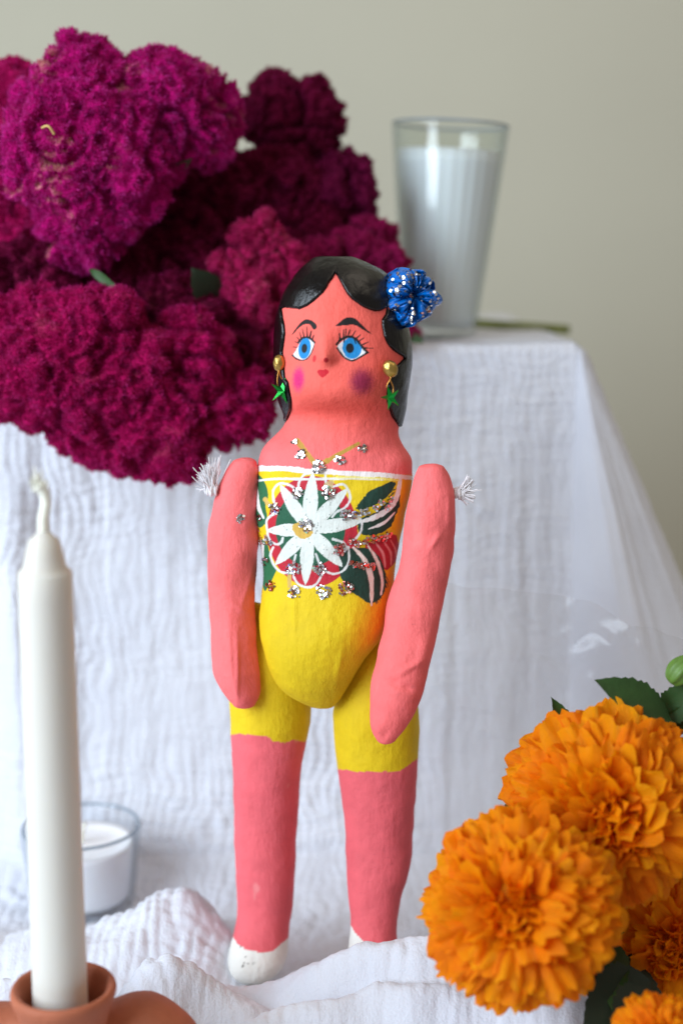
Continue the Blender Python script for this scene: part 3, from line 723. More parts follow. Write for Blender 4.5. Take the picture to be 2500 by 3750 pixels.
ra, _, _, _, _ = limb('arm', rarm, 130, 5, rad(10), armcol, 2, lumps=((1440, 2500, 34, 16, -.0011, .4), (1490, 2520, 26, 14, -.0012, .3), (1545, 2390, 20, 60, .0011, .3), (1470, 2560, 40, 50, .001), (1500, 2445, 50, 12, .0010, -.5), (1590, 1985, 12, 40, .0009, .6), (1640, 1870, 10, 60, .0006), (1410, 2690, 18, 18, -.0008)))
la_bvh = BVHTree.FromPolygons([tuple(c) for c in la_co], [tuple(int(i) for i in q) for q in la_f])

SHOE = (232, 230, 222)
def legcol(hem, shoe):
    hx, hy = np.array(hem).T; sx, sy = np.array(shoe).T
    def fn(co, x, y, lev):
        hh = np.interp(x, hx, hy) + 3.5 * vnoise(co * 420, 81) + 3 * vnoise(co * 160, 82)
        c = np.where((y < hh)[:, None], s2l(YEL), s2l((232, 100, 108)))
        s = sstep(0.2, 0.7, fbm(co * np.array([70, 70, 30]), 83, 3))[:, None] * (y >= hh)[:, None]
        c = c * (1 - 0.22 * s) + s2l((190, 62, 72)) * 0.22 * s
        sc = sstep(0.72, 0.8, fbm(co * np.array([150, 150, 90]), 84, 2))[:, None] * (y >= hh)[:, None]
        c = c * (1 - 0.35 * sc) + s2l((240, 170, 165)) * 0.35 * sc
        ss = np.interp(x, sx, sy) + 1.5 * vnoise(co * 300, 85)
        w = (y > ss)[:, None]
        ch = (sstep(0.52, 0.58, fbm(co * 420, 86, 2)) * np.exp(-((x - 872) / 55) ** 2))[:, None]
        wc = s2l(SHOE) * (1 - ch) + s2l((92, 84, 76)) * ch
        return np.where(w, wc, c)
    return fn
lleg_rows = [(2205, 926, 928, .632, .85, .8), (2212, 905, 950, .632, .85, .8), (2235, 880, 985, .632, .85, .8), (2290, 855, 1030, .632, .85, .8), (2380, 842, 1090, .632, .85, .8), (2480, 838, 1125, .632, .85, .8), (2560, 838, 1138, .633, .86, .8), (2647, 841, 1134, .633, .86, .8), (2720, 848, 1122, .633, .86, .8), (2800, 851, 1107, .633, .88, .8), (2879, 853, 1100, .634, .9, .8), (2965, 858, 1093, .635, .92, .8), (3080, 859, 1083, .634, .94, .82), (3194, 862, 1079, .633, .95, .84), (3309, 872, 1072, .632, .96, .86), (3378, 868, 1062, .630, 1.0, .88),
             (3424, 858, 1056, .627, 1.08, .9), (3464, 843, 1056, .624, 1.14, .9), (3510, 834, 1050, .621, 1.18, .9), (3545, 835, 1034, .620, 1.15, .9), (3568, 848, 1005, .620, 1.1, .9), (3582, 882, 965, .620, 1.0, .9), (3588, 920, 924, .620, 1.0, .9)]
rleg_rows = [(2290, 1440, 1442, .619, .85, .8), (2298, 1412, 1468, .619, .85, .8), (2320, 1385, 1490, .619, .85, .8), (2380, 1330, 1512, .619, .85, .8), (2450, 1285, 1522, .6195, .85, .8), (2530, 1240, 1528, .620, .85, .8), (2609, 1214, 1532, .621, .86, .8), (2679, 1219, 1534, .622, .86, .8), (2788, 1229, 1532, .623, .87, .8), (2850, 1238, 1527, .623, .88, .8), (2925, 1249, 1521, .623, .9, .8), (2999, 1259, 1515, .623, .9, .8), (3108, 1264, 1508, .622, .92, .8), (3194, 1267, 1491, .619, .94, .82), (3281, 1275, 1465, .616, .96, .84), (3355, 1282, 1453, .613, 1.0, .86), (3400, 1281, 1451, .610, 1.05, .88),
             (3460, 1275, 1450, .607, 1.12, .9), (3530, 1262, 1448, .604, 1.2, .9), (3580, 1258, 1440, .602, 1.2, .9), (3615, 1270, 1425, .602, 1.1, .9), (3635, 1305, 1390, .602, 1.0, .9), (3642, 1345, 1349, .602, 1, .9)]
lhem = [(700, 2690), (843, 2692), (900, 2688), (974, 2697), (1000, 2714), (1044, 2720), (1070, 2711), (1121, 2716), (1200, 2720)]
lshoe = [(800, 3420), (856, 3432), (870, 3461), (899, 3476), (945, 3487), (980, 3486), (1003, 3478), (1026, 3458), (1056, 3434), (1100, 3430)]
rhem = [(1150, 2812), (1233, 2817), (1300, 2826), (1402, 2826), (1465, 2820), (1491, 2807), (1529, 2778), (1600, 2760)]
rshoe = [(1240, 3380), (1283, 3388), (1301, 3418), (1333, 3450), (1370, 3468), (1410, 3470), (1450, 3450), (1500, 3430)]
def leg(rows, hem, shoe, seed):
    o, co, f, x, y = limb('leg', rows, 150, 5, rad(12), legcol(hem, shoe), seed, 2.1, 0.0008)
    ss = np.interp(x, *np.array(shoe).T)
    return o
ll = leg(lleg_rows, lhem, lshoe, 3); rl = leg(rleg_rows, rhem, rshoe, 4)

# thread tufts that hold the arms
def tuft(px, py, Y, dirs, seed, n=46):
    r = np.random.default_rng(seed); C = np.array(P(px, py, Y)); allc, allf, k = [], [], 0
    m1 = mpp(px, py, Y)
    for dx, dy, ln, cnt, sp in dirs:
        ax = np.array([dx, 0, -dy]); ax /= np.linalg.norm(ax); pr = np.array([-ax[2], 0, ax[0]])
        for i in range(cnt):
            e = r.normal(0, 1, 2); L_ = ln * (.55 + .5 * r.random()) * m1
            p0 = C + (pr * e[0] * 9 + np.array([0, 1, 0]) * e[1] * 9) * m1; t = np.linspace(0, 1, 7)[:, None]
            side = pr * (e[0] * .6 + r.normal(0, .5)) + np.array([0, 1, 0]) * (e[1] * .6 + r.normal(0, .5))
            pts = p0 + ax * L_ * t + side * sp * L_ * t * t + pr * (3 * m1 * math.sin(i)) * np.sin(t * 5 + i)
            c, f = tube(pts, np.linspace(2.3, 1.5, 7) * m1, 4, False); allc.append(c); allf.append(f + k); k += len(c)
    for i in range(16):           # windings of the knot
        a = np.linspace(0, 2 * np.pi, 14); ax = (i - 8) * 2.6 * m1; rr = (21 + 3 * math.sin(i)) * m1 * (1 - .012 * (i - 8) ** 2 * .5)
        tl = r.normal(0, .15)
        pts = C + np.stack([ax + tl * rr * np.sin(a), rr * .8 * np.cos(a), rr * np.sin(a)], 1)
        c, f = tube(pts, 2.6 * m1, 5, False); allc.append(c); allf.append(f + k); k += len(c)
    return mesh_np('thread_tuft', np.concatenate(allc) - DO, np.concatenate(allf))
link('thread_tuft', tuft(775, 1795, .618, [(-.12, -1, 100, 80, .16), (.25, -1, 130, 14, .12), (-.5, -.8, 80, 30, .2), (-1, -.1, 70, 3, .6)], 1), M['thread'], doll)
link('thread_tuft', tuft(1680, 1806, .600, [(.62, -.8, 70, 50, .12), (.85, .25, 60, 45, .2), (.9, .6, 70, 4, .3)], 2), M['thread'], doll)

# glitter: clusters of tiny discs stuck on the paint
GC = [(235, 235, 238), (200, 202, 206), (255, 255, 255), (176, 172, 168), (150, 148, 150)]
def glitter(name, bv, spots, disc, seed, parent, gc=GC, accent=None, lift=.0004):
    """spots: (px, py, radius px, count)"""
    r = np.random.default_rng(seed); V, F, C = [], [], []; k = 0
    for px, py, R, cnt in spots:
        for i in range(cnt):
            a = r.random() * 6.28; q = R * math.sqrt(r.random())
            p, nn = on_surface(bv, px + q * math.cos(a), py + q * math.sin(a))
            if p is None: continue
            if nn.y > 0: nn = -nn
            nn = (nn + Vector(r.normal(0, .28, 3))).normalized(); t = nn.orthogonal().normalized(); b = nn.cross(t)
            s = disc * (0.75 + .5 * r.random()); ph = r.random() * 6.28; pp = p + nn * (lift + r.random() * lift * 1.5)
            for j in range(6):
                V.append(tuple(pp + s * (math.cos(ph + j * 1.0472) * t + math.sin(ph + j * 1.0472) * b)))
            F.append(tuple(range(k, k + 6))); k += 6
            col = s2l(gc[int(r.integers(len(gc)))]) 
            if accent is not None and r.random() < accent[0]: col = s2l(accent[1][int(r.integers(len(accent[1])))])
            C += [col] * 6
    if not V: return None
    me = bpy.data.meshes.new(name); me.from_pydata([tuple(np.array(v) - DO) for v in V], [], F); me.update(); put_color(me, 'tint', np.array(C))
    o = link(name, me, M['glit'], parent); o['kind'] = 'stuff'; return o
CL = [(543, 100, 13, 8), (570, 162, 27, 26), (665, 228, 36, 40), (778, 193, 25, 22), (892, 133, 22, 22), (556, 367, 30, 32), (718, 362, 36, 38), (438, 445, 30, 30), (600, 530, 36, 40), (808, 475, 28, 26), (850, 475, 20, 16), (882, 466, 15, 10), (915, 458, 16, 12), (960, 440, 16, 12), (990, 412, 16, 12), (1022, 440, 17, 12), (1036, 395, 15, 10),
      (350, 490, 20, 16), (345, 570, 20, 16), (380, 610, 26, 22), (412, 622, 16, 10), (385, 720, 22, 18), (533, 757, 36, 40), (672, 760, 34, 36), (540, 882, 32, 38), (692, 880, 38, 46)]
for i, (x, y, R_, c_) in enumerate(CL): glitter('glitter_patch', body_bvh, [(*z2(x, y), R_ * .7015, int(c_ * 1.25))], .00055, 100 + i, body, accent=(.12, [(190, 190, 255), (255, 214, 180), (196, 255, 214)]))
CLP = [(835, 615, 16, 12), (870, 630, 18, 14), (912, 612, 18, 16), (950, 602, 20, 20), (990, 602, 20, 20), (1022, 580, 20, 16), (775, 652, 34, 34), (418, 850, 24, 20), (806, 862, 38, 40), (830, 725, 12, 8), (862, 737, 16, 12), (900, 745, 22, 20), (946, 745, 20, 18)]
PKG = [(236, 130, 120), (240, 160, 150), (220, 214, 214), (200, 120, 110), (190, 186, 180)]
for i, (x, y, R_, c_) in enumerate(CLP): glitter('glitter_patch', body_bvh, [(*z2(x, y), R_ * .7015, int(c_ * 1.25))], .00055, 200 + i, body, PKG)
glitter('glitter_patch', la_bvh, [(*z2(255, 498), 15, 22)], .00055, 300, la)

# earrings
def ellipsoid(name, c, r, rot=0, sub=4, org=None, jit=0.0):
    bm = bmesh.new(); bmesh.ops.create_icosphere(bm, subdivisions=sub, radius=1)
    m = Matrix.Rotation(rot, 3, 'Y')
    for v in bm.verts:
        k = 1 + jit * math.sin(7 * v.co.x + 3) * math.cos(5 * v.co.z)
        v.co = Vector(c) + m @ Vector((v.co.x * r[0] * k, v.co.y * r[1] * k, v.co.z * r[2] * k))
    for f in bm.faces: f.smooth = True
    me = bpy.data.meshes.new(name); bm.to_mesh(me); bm.free(); return me
def earring(bead_px, rx, ry, rot, loop, star_px, star_r, star_rot, yaw, Y):
    m1 = mpp(*bead_px, Y); C = P(*bead_px, Y)
    me = ellipsoid('earring', C - doll_org, (rx * m1, rx * m1 * .9, ry * m1), rot, 4, jit=.04)
    o = link('earring', me, M['gold'], doll); o['label'] = 'gold painted bead with a green star hanging below it'
    for pts in loop:
        q = catmull([np.array(P(a, b, Y - .001)) - DO for a, b in pts], False, 6)
        link('hook_wire', tube_mesh('hook_wire', q, 2.6 * m1, 8), M['wire'], o)
    S = P(*star_px, Y - .0015) - doll_org; V = []; bm = bmesh.new(); Rm = Matrix.Rotation(yaw, 3, 'Z')
    ring = []
    for k in range(10):
        rr = star_r * m1 * (1 if k % 2 == 0 else .34); a = star_rot + k * math.pi / 5
        ring.append(bm.verts.new(S + Rm @ Vector((rr * math.sin(a), 0, rr * math.cos(a)))))
    for s in (-1, 1):
        c = bm.verts.new(S + Rm @ Vector((0, s * star_r * m1 * .3, 0)))
        for k in range(10):
            a, b = ring[k], ring[(k + 1) % 10]; bm.faces.new((a, b, c) if s > 0 else (b, a, c))
    bmesh.ops.recalc_face_normals(bm, faces=bm.faces)
    me = bpy.data.meshes.new('star_pendant'); bm.to_mesh(me); bm.free()
    link('star_pendant', me, M['star'], o)
earring(z1(162, 962), 22, 31, .05, [Z1([(158, 1020), (148, 1090), (152, 1150), (176, 1180)]), Z1([(160, 1022), (172, 1070), (198, 1110), (190, 1150)])], z1(188, 1192), 52, .25, .45, .607)
earring(z1(1072, 1008), 27, 33, -.45, [Z1([(1076, 1060), (1075, 1090), (1048, 1135), (1044, 1165)]), Z1([(1076, 1062), (1072, 1100), (1096, 1160), (1092, 1225)])], z1(1074, 1246), 50, .9, -.75, .595)

# blue gathered hair ornament
def rosette():
    nu, nv = 220, 60; Cp = np.array(P(1500, 1084, .612)); R = 114 * mpp(1500, 1085, .612)
    ph = np.linspace(0, 2 * np.pi, nu, endpoint=False); v = np.linspace(0, 1, nv)
    PH, VV = np.meshgrid(ph, v)
    q = np.stack([np.cos(PH).ravel() * 1.3, np.sin(PH).ravel() * 1.3, VV.ravel() * 1.2], 1)
    wob = fbm(q * 1.15, 191, 2).reshape(PH.shape); pl = np.sin(PH * 5 + 4 * wob + 3 * VV) * (.7 + .6 * np.sin(PH * 2 + 1))
    tt = VV * np.pi * 1.35                                       # round the roll: centre, front, rim, back
    rad_ = R * (0.50 - 0.44 * np.cos(tt)); hgt = R * 0.62 * np.sin(tt)
    out = 1 + 0.07 * np.cos(5 * (PH - .75)) + 0.06 * wob
    rad_ = rad_ * out * (1 + .05 * pl * sstep(.1, .8, VV)); cre = np.abs(vnoise(q * 2.1 + 4, 192)).reshape(PH.shape); cre2 = np.abs(vnoise(q * 3.6 + 9, 193)).reshape(PH.shape)
    hgt = hgt + R * (.12 * pl + .26 * wob - .42 * (1 - cre) ** 4 - .16 * (1 - cre2) ** 4 + .15) * sstep(.03, .35, VV)
    x = rad_ * np.cos(PH); zz = rad_ * np.sin(PH); y = -hgt
    co = np.stack([x.ravel(), y.ravel(), zz.ravel()], 1)
    Rm = np.array(Matrix.Rotation(rad(18), 3, 'Z') @ Matrix.Rotation(rad(-6), 3, 'X'))
    co = co @ Rm.T + Cp
    f = grid_faces(nu, nv, True); me = mesh_np('hair_rosette', co - DO, f); o = link('hair_rosette', me, M['blue'], doll); o['label'] = 'shiny blue gathered rosette sprinkled with silver glitter'
    bv = BVHTree.FromPolygons([tuple(c) for c in co], [tuple(int(i) for i in qq) for qq in f])
    r = np.random.default_rng(5); sp = []
    for k in range(40):
        a = r.random() * 6.28; d = 98 * math.sqrt(r.random()); sp.append((1500 + d * math.cos(a), 1084 + d * math.sin(a), 13, 5))
    for k in range(80):
        a = r.random() * 6.28; d = 105 * math.sqrt(r.random()); sp.append((1500 + d * math.cos(a), 1084 + d * math.sin(a), 2, 1))
    glitter('glitter_patch', bv, sp, .00058, 6, o, lift=.0002)
rosette()

# ------------------------------------------------------------------ cockscomb flowers
def icos(sub):
    bm = bmesh.new(); bmesh.ops.create_icosphere(bm, subdivisions=sub, radius=1)
    co = np.array([v.co[:] for v in bm.verts]); f = np.array([[v.index for v in q.verts] for q in bm.faces]); bm.free(); return co, f
ICO = {k: icos(k) for k in (3, 4, 5, 6)}
def crest_lobe(name, parent, org, c, r, rot, seed, cell, sub, cols, fuzz=260, flen=.0022, ridge=0.0030, dry=0.0):
    """one velvety lobe: a lumpy body with brain-like folds and short fuzz. c centre, r radii (m)"""
    rg = np.random.default_rng(seed)
    u, f = ICO[sub]; rot = np.array(Matrix.Rotation(rot, 3, 'Y'))
    big = fbm(u * 1.5 + seed * 3.1, seed, 3)
    p = u * np.array(r) * (1 + 0.20 * big)[:, None]
    p = p @ rot.T
    n = u / np.array(r); n = (n / np.linalg.norm(n, axis=1, keepdims=True)) @ rot.T
    # deep winding folds of the comb, then tufts, then crumbs
    q0 = p / (cell * 2.3); w0 = np.stack([fbm(q0 * .7 + 5 * k, seed + 20 + k, 2) for k in range(3)], 1)
    v0 = vnoise(q0 + 1.3 * w0 + seed, seed + 30); fold = (1 - np.clip(np.abs(v0) / .20, 0, 1)) ** .8       # 1 in the furrow
    q = p / (cell * .80); w = np.stack([fbm(q * .6 + 7 * k, seed + k, 3) for k in range(3)], 1)
    rn = 1 - np.clip(np.abs(vnoise(q + 1.2 * w + seed * 1.7, seed)) / .45, 0, 1)                            # winding ruffles
    q2 = p / (cell * .36); G1, _, id2 = worley(q2 + 1.0 * w, seed + 40)
    hgt2 = np.sqrt(np.clip(1 - (G1 / .95) ** 2, 0, 1)) * (.3 + 1.0 * id2) - .4
    p = p + n * (ridge * .95 * rn + ridge * .30 * hgt2 - ridge * 2.0 * fold + ridge * .9 * v0)[:, None]
    hgt = rn - .5 - .7 * fold + .5 * hgt2
    nr = vnormals(p, f)
    base, tipc, dryc = (s2l(x) for x in cols)
    k1 = (.5 + .5 * fbm(p * 90 + seed, seed + 70, 2))[:, None]
    col = base * (.75 + .25 * k1) 
    dmask = sstep(.25, .6, fbm(p * 55 + seed, seed + 5, 3)) * dry * sstep(-.2, .7, nr[:, 2])
    col = col * (1 - .5 * dmask[:, None]) + dryc * .5 * dmask[:, None]
    me = mesh_np(name, p + c - org, f); put_color(me, 'tint', col)
    o = link(name, me, M['velvet'], parent)
    # fuzz
    tri = p[f]; cr = np.cross(tri[:, 1] - tri[:, 0], tri[:, 2] - tri[:, 0]); ar = np.linalg.norm(cr, axis=1) / 2; fn = cr / (2 * ar[:, None] + 1e-12)
    keep = fn[:, 1] < 0.45
    pr = ar * keep; tot = pr.sum() * 1e4; cnt = int(fuzz * tot)
    idx = rg.choice(len(f), cnt, p=pr / pr.sum())
    b = rg.random((cnt, 2)); b = np.where((b.sum(1) > 1)[:, None], 1 - b, b)
    pos = tri[idx, 0] + b[:, :1] * (tri[idx, 1] - tri[idx, 0]) + b[:, 1:] * (tri[idx, 2] - tri[idx, 0])
    vn = nr[f[idx]].mean(1); lean = np.stack([fbm(pos * 160 + 3 * k, seed + 60 + k, 2) for k in range(3)], 1); vn = vn + .9 * lean + rg.normal(0, .30, (cnt, 3)); vn /= np.linalg.norm(vn, axis=1, keepdims=True)
    sd = np.cross(vn, rg.normal(0, 1, (cnt, 3))); sd /= np.linalg.norm(sd, axis=1, keepdims=True)
    ln = flen * (.5 + .9 * rg.random(cnt))[:, None]; wd = (.00018 + .00017 * rg.random(cnt))[:, None]
    V = np.stack([pos - sd * wd - vn * .0003, pos + sd * wd - vn * .0003, pos + vn * ln], 1).reshape(-1, 3)
    h = hgt[f[idx, 0]]; t = np.clip(.35 + .5 * h + .35 * rg.normal(0, 1, cnt), 0, 1)[:, None]
    root = base * .8; t = t ** 1.5; tip = base * (1 - t) + tipc * t
    dm = dmask[f[idx, 0]][:, None] * (rg.random((cnt, 1)) < .7); tip = tip * (1 - dm) + dryc * dm; root = root * (1 - dm * .6) + dryc * .6 * dm
    C = np.stack([root, root, tip], 1).reshape(-1, 3)
    me = mesh_np('crest_fuzz', V + c - org, np.arange(3 * cnt).reshape(-1, 3), False); put_color(me, 'tint', C)
    z = link('crest_fuzz', me, M['fuzz'], o); z['kind'] = 'stuff'
    return o
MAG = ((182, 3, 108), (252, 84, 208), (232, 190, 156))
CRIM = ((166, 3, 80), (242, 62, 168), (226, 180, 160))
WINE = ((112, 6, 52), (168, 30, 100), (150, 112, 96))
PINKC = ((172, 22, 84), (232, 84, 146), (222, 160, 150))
seedc = [10]
def cockscomb(label, lobes, cols, base_px, stem_to, cell=.0085, dry=0.0, fuzz=265, ridge=.0044):
    """lobes: (px, py, Y, rx px, ry px, depth px, rotation deg)"""
    org = P(*base_px)
    fl = empty('cockscomb_flower', org); O = np.array(org)
    tag(fl, label, 'flower', 'magenta cockscomb flowers on the box')
    for (px, py, Y, rx, ry, rd, rt) in lobes:
        seedc[0] += 1; m1 = mpp(px, py, Y); R = max(rx, ry)
        crest_lobe('crest_lobe', fl, O, np.array(P(px, py, Y)), (rx * m1, rd * m1, ry * m1), rad(rt), seedc[0], cell, 6 if R > 205 else 5, cols, fuzz, .0019, ridge, dry)
    q = catmull([O * 0, (np.array(stem_to) - O) * .5 + np.array([0, 0, -.004]), np.array(stem_to) - O], False, 6)
    link('stem', tube_mesh('stem', q, np.linspace(.005, .0032, len(q)), 10), M['stem'], fl)
    return fl
back = lambda x, z=BOX_Z + .006: Vector((x, .87, z))
cockscomb('largest magenta cockscomb, tall folded crest at top left of the bouquet',
          [(330, 410, .715, 250, 225, 170, 12), (240, 590, .705, 215, 250, 160, -14), (430, 600, .715, 215, 280, 160, 14), (320, 810, .712, 150, 165, 120, -20), (600, 395, .725, 220, 170, 140, 20), (745, 440, .735, 145, 165, 120, 5), (310, 235, .72, 120, 85, 110, 10), (510, 300, .725, 150, 90, 100, 8)],
          MAG, (420, 700, .76), back(-.06), dry=.9)
cockscomb('wide crimson cockscomb hanging in front of the cloth, lowest in the bouquet',
          [(330, 1310, .690, 300, 250, 170, 8), (520, 1480, .695, 280, 230, 160, 0), (110, 1370, .695, 200, 200, 150, 20), (700, 1300, .700, 150, 160, 130, 10), (860, 1490, .705, 135, 130, 110, -30), (350, 1590, .70, 150, 105, 110, 10), (600, 1620, .70, 170, 130, 120, -12), (120, 1200, .70, 150, 150, 120, 0), (930, 1420, .708, 60, 60, 60, 0)],
          CRIM, (420, 1330, .76), back(-.07), dry=.12)
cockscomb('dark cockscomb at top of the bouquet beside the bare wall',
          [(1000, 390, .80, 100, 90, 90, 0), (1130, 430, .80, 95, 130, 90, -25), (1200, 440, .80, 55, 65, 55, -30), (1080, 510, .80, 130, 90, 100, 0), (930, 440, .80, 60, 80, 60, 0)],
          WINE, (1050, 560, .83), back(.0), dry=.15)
cockscomb('round purple cockscomb nearest the tall glass candle',
          [(1240, 630, .795, 112, 95, 95, 10), (1290, 700, .795, 65, 85, 70, 0), (1190, 710, .79, 90, 80, 80, 0), (1290, 775, .795, 50, 40, 45, 0)],
          ((112, 10, 60), (176, 30, 112), (176, 120, 110)), (1200, 760, .83), back(.02))
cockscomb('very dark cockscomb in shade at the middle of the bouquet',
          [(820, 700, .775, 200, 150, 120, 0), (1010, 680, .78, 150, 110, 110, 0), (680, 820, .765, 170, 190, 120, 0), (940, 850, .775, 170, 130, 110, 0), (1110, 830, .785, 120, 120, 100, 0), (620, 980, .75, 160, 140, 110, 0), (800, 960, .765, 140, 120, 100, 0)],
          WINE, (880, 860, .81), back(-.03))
cockscomb('pink ruffled cockscomb between the dark bunch and the doll hair',
          [(960, 900, .735, 95, 85, 70, 10), (870, 980, .73, 80, 60, 60, -20), (940, 1060, .73, 100, 110, 80, 10), (1010, 1000, .735, 90, 110, 75, 0), (1030, 1200, .735, 70, 130, 70, 0), (930, 1230, .73, 110, 110, 80, 0), (1000, 1310, .735, 70, 60, 60, 0)],
          PINKC, (960, 1080, .77), back(-.04), cell=.0068, ridge=.004, fuzz=220, dry=.25)
cockscomb('pink ruffled cockscomb directly above and behind the doll head',
          [(1250, 930, .775, 140, 80, 80, -8), (1340, 870, .785, 90, 75, 70, 20), (1390, 960, .775, 95, 65, 70, 30), (1140, 960, .765, 90, 70, 70, 0), (1300, 1040, .775, 130, 80, 80, 0), (1460, 960, .78, 32, 22, 24, 30), (1420, 1100, .78, 70, 90, 60, 0), (1478, 1195, .78, 32, 52, 30, 0)],
          ((150, 16, 80), (214, 66, 134), (160, 120, 100)), (1280, 1060, .815), back(.02), cell=.0068, ridge=.004, fuzz=220, dry=.3)
cockscomb('crimson cockscomb tucked behind the largest crest at left edge of photo',
          [(60, 350, .765, 95, 120, 90, 10), (20, 520, .765, 90, 150, 90, 0), (40, 760, .755, 100, 150, 90, 0), (90, 880, .745, 120, 120, 90, 0)],
          CRIM, (40, 700, .80), back(-.17))
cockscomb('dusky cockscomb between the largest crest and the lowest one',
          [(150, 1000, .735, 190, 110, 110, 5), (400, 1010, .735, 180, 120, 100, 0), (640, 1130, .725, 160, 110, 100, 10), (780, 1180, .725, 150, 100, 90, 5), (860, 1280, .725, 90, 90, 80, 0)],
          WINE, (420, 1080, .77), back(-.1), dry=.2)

def leaf_mesh(name, L_, W, bend=.25, teeth=9, fold=.18, seed=0, n=28):
    r = np.random.default_rng(seed); t = np.linspace(0, 1, n); w = W * .5 * np.sin(np.pi * t ** .8) ** .9 * (1 + .10 * (2 * ((t * teeth) % 1) - 1) * (t > .05))
    w[-1] = 0.0001; w[0] = W * .04; V = []
    for s in (-1, -.5, 0, .5, 1):
        V.append(np.stack([s * w, t * L_, -bend * L_ * t * t + fold * np.abs(s) * w + .03 * L_ * np.sin(5 * t + seed) * s], 1))
    co = np.concatenate(V); return mesh_np(name, co, grid_faces(n, 5))
def leaf_at(parent, org, a, b, W, mat, roll=0.0, bend=.15, teeth=9, seed=0, name='leaf'):
    a, b = Vector(a), Vector(b); d = b - a; me = leaf_mesh(name, d.length, W, bend, teeth, .2, seed)
    o = link(name, me, mat, parent); yv = d.normalized(); zv = Vector((0, -1, .35)); xv = yv.cross(zv).normalized(); zv = xv.cross(yv)
    m = Matrix((xv, yv, zv)).transposed().to_4x4(); m = Matrix.Translation(a - Vector(org)) @ m @ Matrix.Rotation(roll, 4, 'Y')
    o.matrix_local = m; return o
cf = [o for o in COL.objects if o.name.startswith('cockscomb_flower')]
leaf_at(cf[0], cf[0].location, P(600, 655, .725), P(700, 590, .715), .007, M['leaf'], .9, seed=1)
leaf_at(cf[8], cf[8].location, P(330, 985, .70), P(430, 1062, .685), .0045, M['leaf'], .3, seed=2)
leaf_at(cf[5], cf[5].location, P(790, 1120, .725), P(720, 990, .71), .018, M['dleaf'], .2, seed=3)
leaf_at(cf[6], cf[6].location, P(1480, 1215, .775), P(1548, 1255, .77), .006, M['leaf'], .3, seed=4)
dq = [P(*a) - cf[0].location for a in ((155, 468, .681), (178, 462, .679), (200, 492, .681))]
link('dry_stalk', tube_mesh('dry_stalk', catmull(dq, False, 5), .0006, 6), M['straw'], cf[0])
st = tube_mesh('cut_stem', catmull([P(1560, 1176, .93), P(1740, 1184, .93), P(1900, 1195, .93), P(2082, 1208, .93)], False, 5), .0030, 10)
cst = link('cut_stem', st, M['stem']); tag(cst, 'thin yellow green cut stem behind the tall glass candle', 'stem')

# ------------------------------------------------------------------ tall glass candle on the box
def tumbler(name, label, cat, base, r0, r1, H, wall, wax_z0, wax_z1, wax_mat, glass_mat, tilt=0.0, wick=None, ribs=0, inset=.0004):
    t = empty(name, base); tag(t, label, cat); t.rotation_euler = (0, tilt, 0)
    R = lambda z: r0 + (r1 - r0) * (z / H) ** 0.9
    zs = np.linspace(0.0015, H - .0012, 22); bt = wall * 2.4
    prof = [(0.0004, 0), (r0 - .0015, 0)] + [(R(z), z) for z in zs] + [(R(H) - wall * .15, H - .0003), (R(H) - wall * .5, H), (R(H) - wall * .85, H - .0003)] + [(R(z) - wall, z) for z in zs[::-1] if z > bt] + [(r0 * .8, bt), (0.0004, bt)]
    me = lathe('glass', prof, 156)
    def rib(me, amp, zmax):
        n = len(me.vertices); c = np.empty(n * 3, np.float32); me.vertices.foreach_get('co', c); c = c.reshape(-1, 3)
        a = np.arctan2(c[:, 1], c[:, 0]); k = 1 - amp * (.5 + .5 * np.cos(a * ribs)) * (1 - sstep(H * .82, H * .9, c[:, 2])); c[:, 0] *= k; c[:, 1] *= k; me.vertices.foreach_set('co', c.ravel())
    if ribs: rib(me, .012, 1)
    link('glass', me, glass_mat, t)
    ar_ = np.linspace(0, 2 * np.pi, 13)
    link('rim', lathe('rim', [(R(H) - wall * .5 + wall * .42 * math.cos(a), H + .0002 + wall * .42 * math.sin(a)) for a in ar_], 96), M['rim'], t)
    gap = wall + inset; zz = np.linspace(wax_z0, wax_z1, 14)
    pw = [(0.0003, wax_z0)] + [(R(z) - gap - (0.0006 if z > wax_z1 - .001 else 0), z) for z in zz] + [((R(wax_z1) - gap) * k, wax_z1 + dz) for k, dz in ((.9, -.0016), (.6, -.0022), (.25, -.0016), (0.01, -.001))]
    wm = lathe('wax', pw, 156 if ribs else 72)
    if ribs: rib(wm, .016, 9)
    link('wax', wm, wax_mat, t)
    if wick:
        q = catmull([(0, 0, wax_z1 - .003), (.0005, 0, wax_z1 + wick * .5), (.002, -.001, wax_z1 + wick)], False, 5)
        link('wick', tube_mesh('wick', q, .0011, 8), M['wick'], t)
    return t
gb = P(1605, 1226, .842); gb.z = BOX_Z + .001
tumbler('glass_candle', 'tall ribbed glass of white wax standing on the box', 'candle', gb, .0212, .0338, .1200, .0018, .006, .1055, M['wax'], M['glass'], rad(2.6), None, 26)
vb = P(311, 3395, .705); vb.z = .001
vr = 217 * mpp(311, 3030, .705)
vh = P(311, 3032, .705).z
tumbler('votive_candle', 'short glass votive of pale wax behind the ivory taper', 'candle', vb, vr * .86, vr, vh, .0020, .004, vh - .0080, M['wax2'], M['glass2'], 0, .010, 0, .0016)

